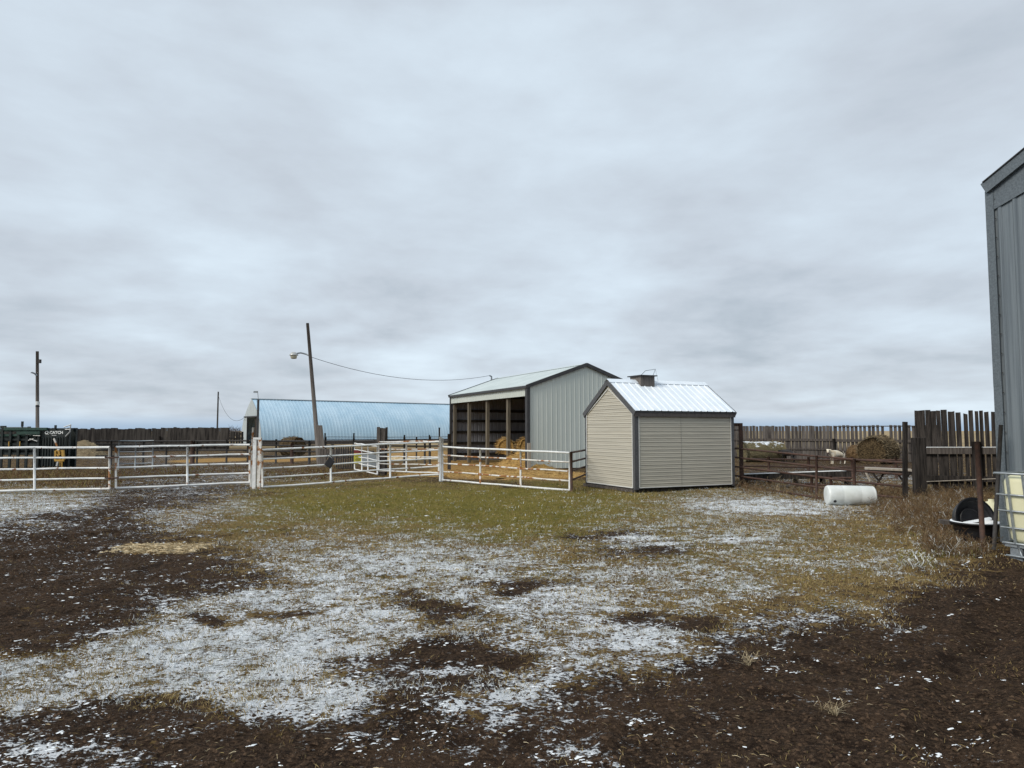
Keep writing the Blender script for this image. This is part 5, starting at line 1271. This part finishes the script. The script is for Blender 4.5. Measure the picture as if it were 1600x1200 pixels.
for i, (px, py, lab) in enumerate(((1168, 1034, 'bleached dead grass tuft on the mud nearer the shed'), (1302, 1112, 'bleached dead grass tuft on the mud close to the camera'))):
    q = G(px, py); n = 46; a = rng.random(n)*2*math.pi; rr = rng.random(n)*.025
    V, Fc, own = stalks(q.x+np.cos(a)*rr, q.y+np.sin(a)*rr, .05+.07*rng.random(n), np.full(n, .0034), .5+1.1*rng.random(n), segs=3, branch=1)
    o = quick_mesh('grass_tuft', V, Fc, [M['straw_pale'], M['straw_grey']], midx=rng.integers(0, 2, len(own))); tag(o, lab, 'grass tuft')
# tall single weeds by the pipe fence
weed_patch('tall_weeds', 'a few tall pale weed stalks by the pipe fence', [(1232, 772, 1, 8, 1), (1215, 768, .5, 4, 1)], 16, .35, .5, .011, [M['straw_grey'], M['straw_pale']], lean=.35, branch=3)
# distant bare shrubs
mb = MB(); rg = random.Random(4)
for i in range(9):
    b0 = gp(354+i*2.6, 118+rg.random()*8); hh = 1.6+rg.random()*1.3
    for k in range(9):
        a = rg.random()*6.28; q = b0+Vector((math.cos(a)*hh*.35, math.sin(a)*hh*.35, hh*(.7+.3*rg.random()))); mb.tube(b0, b0.lerp(q, .5)+Zv*.15, .05, 4, .035); mb.tube(b0.lerp(q, .5)+Zv*.15, q, .035, 4, .012)
        for j in range(4):
            f = .4+.5*rg.random(); w_ = b0.lerp(q, f); mb.tube(w_, w_+Vector((rg.uniform(-.5, .5), rg.uniform(-.4, .4), rg.uniform(.2, .6))), .02, 4, .008)
o = mb.build('distant_shrubs', M['bark']); tag(o, 'far bare shrubs on the horizon left of the blue barn', 'shrubs', kind='stuff')
GRP = {'farm_gate': 'white farm gates across the yard', 'small_gate': 'small white gates behind the yard gates', 'hay_bale': 'round hay bales lying in the pens', 'windbreak_fence': 'dark board windbreaks along the back', 'picket_fence': 'grey slatted fences behind the right pen', 'corral_fence': 'dark pipe corral fences', 'steel_post': 'steel posts beside the gates', 'wood_post': 'old wooden posts', 'utility_pole': 'utility poles beyond the corrals', 'overhead_wire': 'overhead wires', 'metal_sheet': 'grey sheets propped in the pens', 'grass_tuft': 'bleached grass tufts on the mud', 'loose_plank': 'loose weathered planks', 'pipe_post': 'leaning pipes near the steel building'}
for o in list(SC.objects):
    k = o.name.split('.')[0]
    if o.parent is None and 'label' in o and k in GRP and 'group' not in o: o['group'] = GRP[k]
# ------------------------------------------------------------------ world and light
w = bpy.data.worlds.new('World'); SC.world = w; w.use_nodes = True; nt = w.node_tree; bg = nt.nodes['Background']; bg.inputs['Strength'].default_value = .1
sky = nt.nodes.new('ShaderNodeTexSky'); sky.sky_type = 'NISHITA'; sky.sun_disc = False; sky.sun_elevation = R(38); sky.sun_rotation = R(232)
tc = nt.nodes.new('ShaderNodeTexCoord'); vm = nt.nodes.new('ShaderNodeVectorMath'); vm.operation = 'NORMALIZE'; nt.links.new(tc.outputs['Generated'], vm.inputs[0])
sp = nt.nodes.new('ShaderNodeSeparateXYZ'); nt.links.new(vm.outputs[0], sp.inputs[0])
zc = mth(nt, 'ADD', mth(nt, 'MAXIMUM', sp.outputs[2], 0.0), .15)
cb = nt.nodes.new('ShaderNodeCombineXYZ'); nt.links.new(mth(nt, 'DIVIDE', sp.outputs[0], zc), cb.inputs[0]); nt.links.new(mth(nt, 'DIVIDE', sp.outputs[1], zc), cb.inputs[1])
n1 = noise(nt, cb.outputs[0], 1.0, 7, .5, .35); n2 = noise(nt, cb.outputs[0], 2.6, 6, .5, .2)
cb2 = nt.nodes.new('ShaderNodeCombineXYZ'); nt.links.new(mth(nt, 'MULTIPLY', sp.outputs[0], 2.2), cb2.inputs[0]); nt.links.new(mth(nt, 'MULTIPLY', sp.outputs[2], 5.5), cb2.inputs[2]); nt.links.new(sp.outputs[1], cb2.inputs[1])
n3 = noise(nt, cb2.outputs[0], 1.9, 9, .56, .1)
v = mth(nt, 'ADD', mth(nt, 'ADD', mth(nt, 'MULTIPLY', n1, .36), mth(nt, 'MULTIPLY', n2, .18)), mth(nt, 'MULTIPLY', n3, .46))
def blob(px, py, k, amp):
    global v
    d = ray(px, py).normalized(); n = nt.nodes.new('ShaderNodeVectorMath'); n.operation = 'DOT_PRODUCT'; nt.links.new(vm.outputs[0], n.inputs[0]); n.inputs[1].default_value = d
    e = mth(nt, 'EXPONENT', mth(nt, 'MULTIPLY', mth(nt, 'SUBTRACT', n.outputs['Value'], 1.0), k)); v = mth(nt, 'ADD', v, mth(nt, 'MULTIPLY', e, amp))
for a in ((1000, 200, 14, .045), (250, 400, 60, .03), (900, 545, 200, .035), (700, 300, 60, .02), (1420, 300, 40, .02), (700, 430, 70, -.05), (1250, 470, 60, -.045), (250, 560, 70, -.05), (1150, 590, 120, -.04), (500, 0, 14, -.06), (1200, -80, 14, -.07), (150, 90, 30, -.03)): blob(*a)
v = mth(nt, 'ADD', mth(nt, 'MULTIPLY', mth(nt, 'SUBTRACT', v, .515), mth(nt, 'SUBTRACT', 1.0, mth(nt, 'MULTIPLY', sstep(nt, sp.outputs[2], .08, .36), .42))), .520)
cr = nt.nodes.new('ShaderNodeValToRGB'); nt.links.new(v, cr.inputs[0]); el = cr.color_ramp.elements
el[0].position = .36; el[0].color = (3.95, 4.5, 5.1, 1); el[1].position = .64; el[1].color = (6.8, 7.9, 8.8, 1)
e = el.new(.44); e.color = (4.95, 5.5, 6.15, 1); e = el.new(.54); e.color = (5.85, 6.7, 7.5, 1)
cl = mix(nt, sstep(nt, sp.outputs[2], .0, .026), (3.3, 4.5, 6.0), cr.outputs[0])
fac = mth(nt, 'MULTIPLY', 1.0, .95)
out = mix(nt, .95, sky.outputs[0], cl); nt.links.new(out, bg.inputs['Color'])
sd = bpy.data.lights.new('sun', 'SUN'); so = bpy.data.objects.new('sun', sd); COL.objects.link(so); sd.energy = 2.0; sd.angle = R(20); sd.color = (1, .93, .82)
az = R(232); elv = R(38)   # from behind the camera, to the left
dirv = Vector((math.sin(az)*math.cos(elv), math.cos(az)*math.cos(elv), math.sin(elv)))
so.rotation_euler = dirv.to_track_quat('Z', 'Y').to_euler()
SC.view_settings.view_transform = 'Standard'; SC.view_settings.look = 'None'; SC.view_settings.exposure = .25; SC.view_settings.gamma = 1
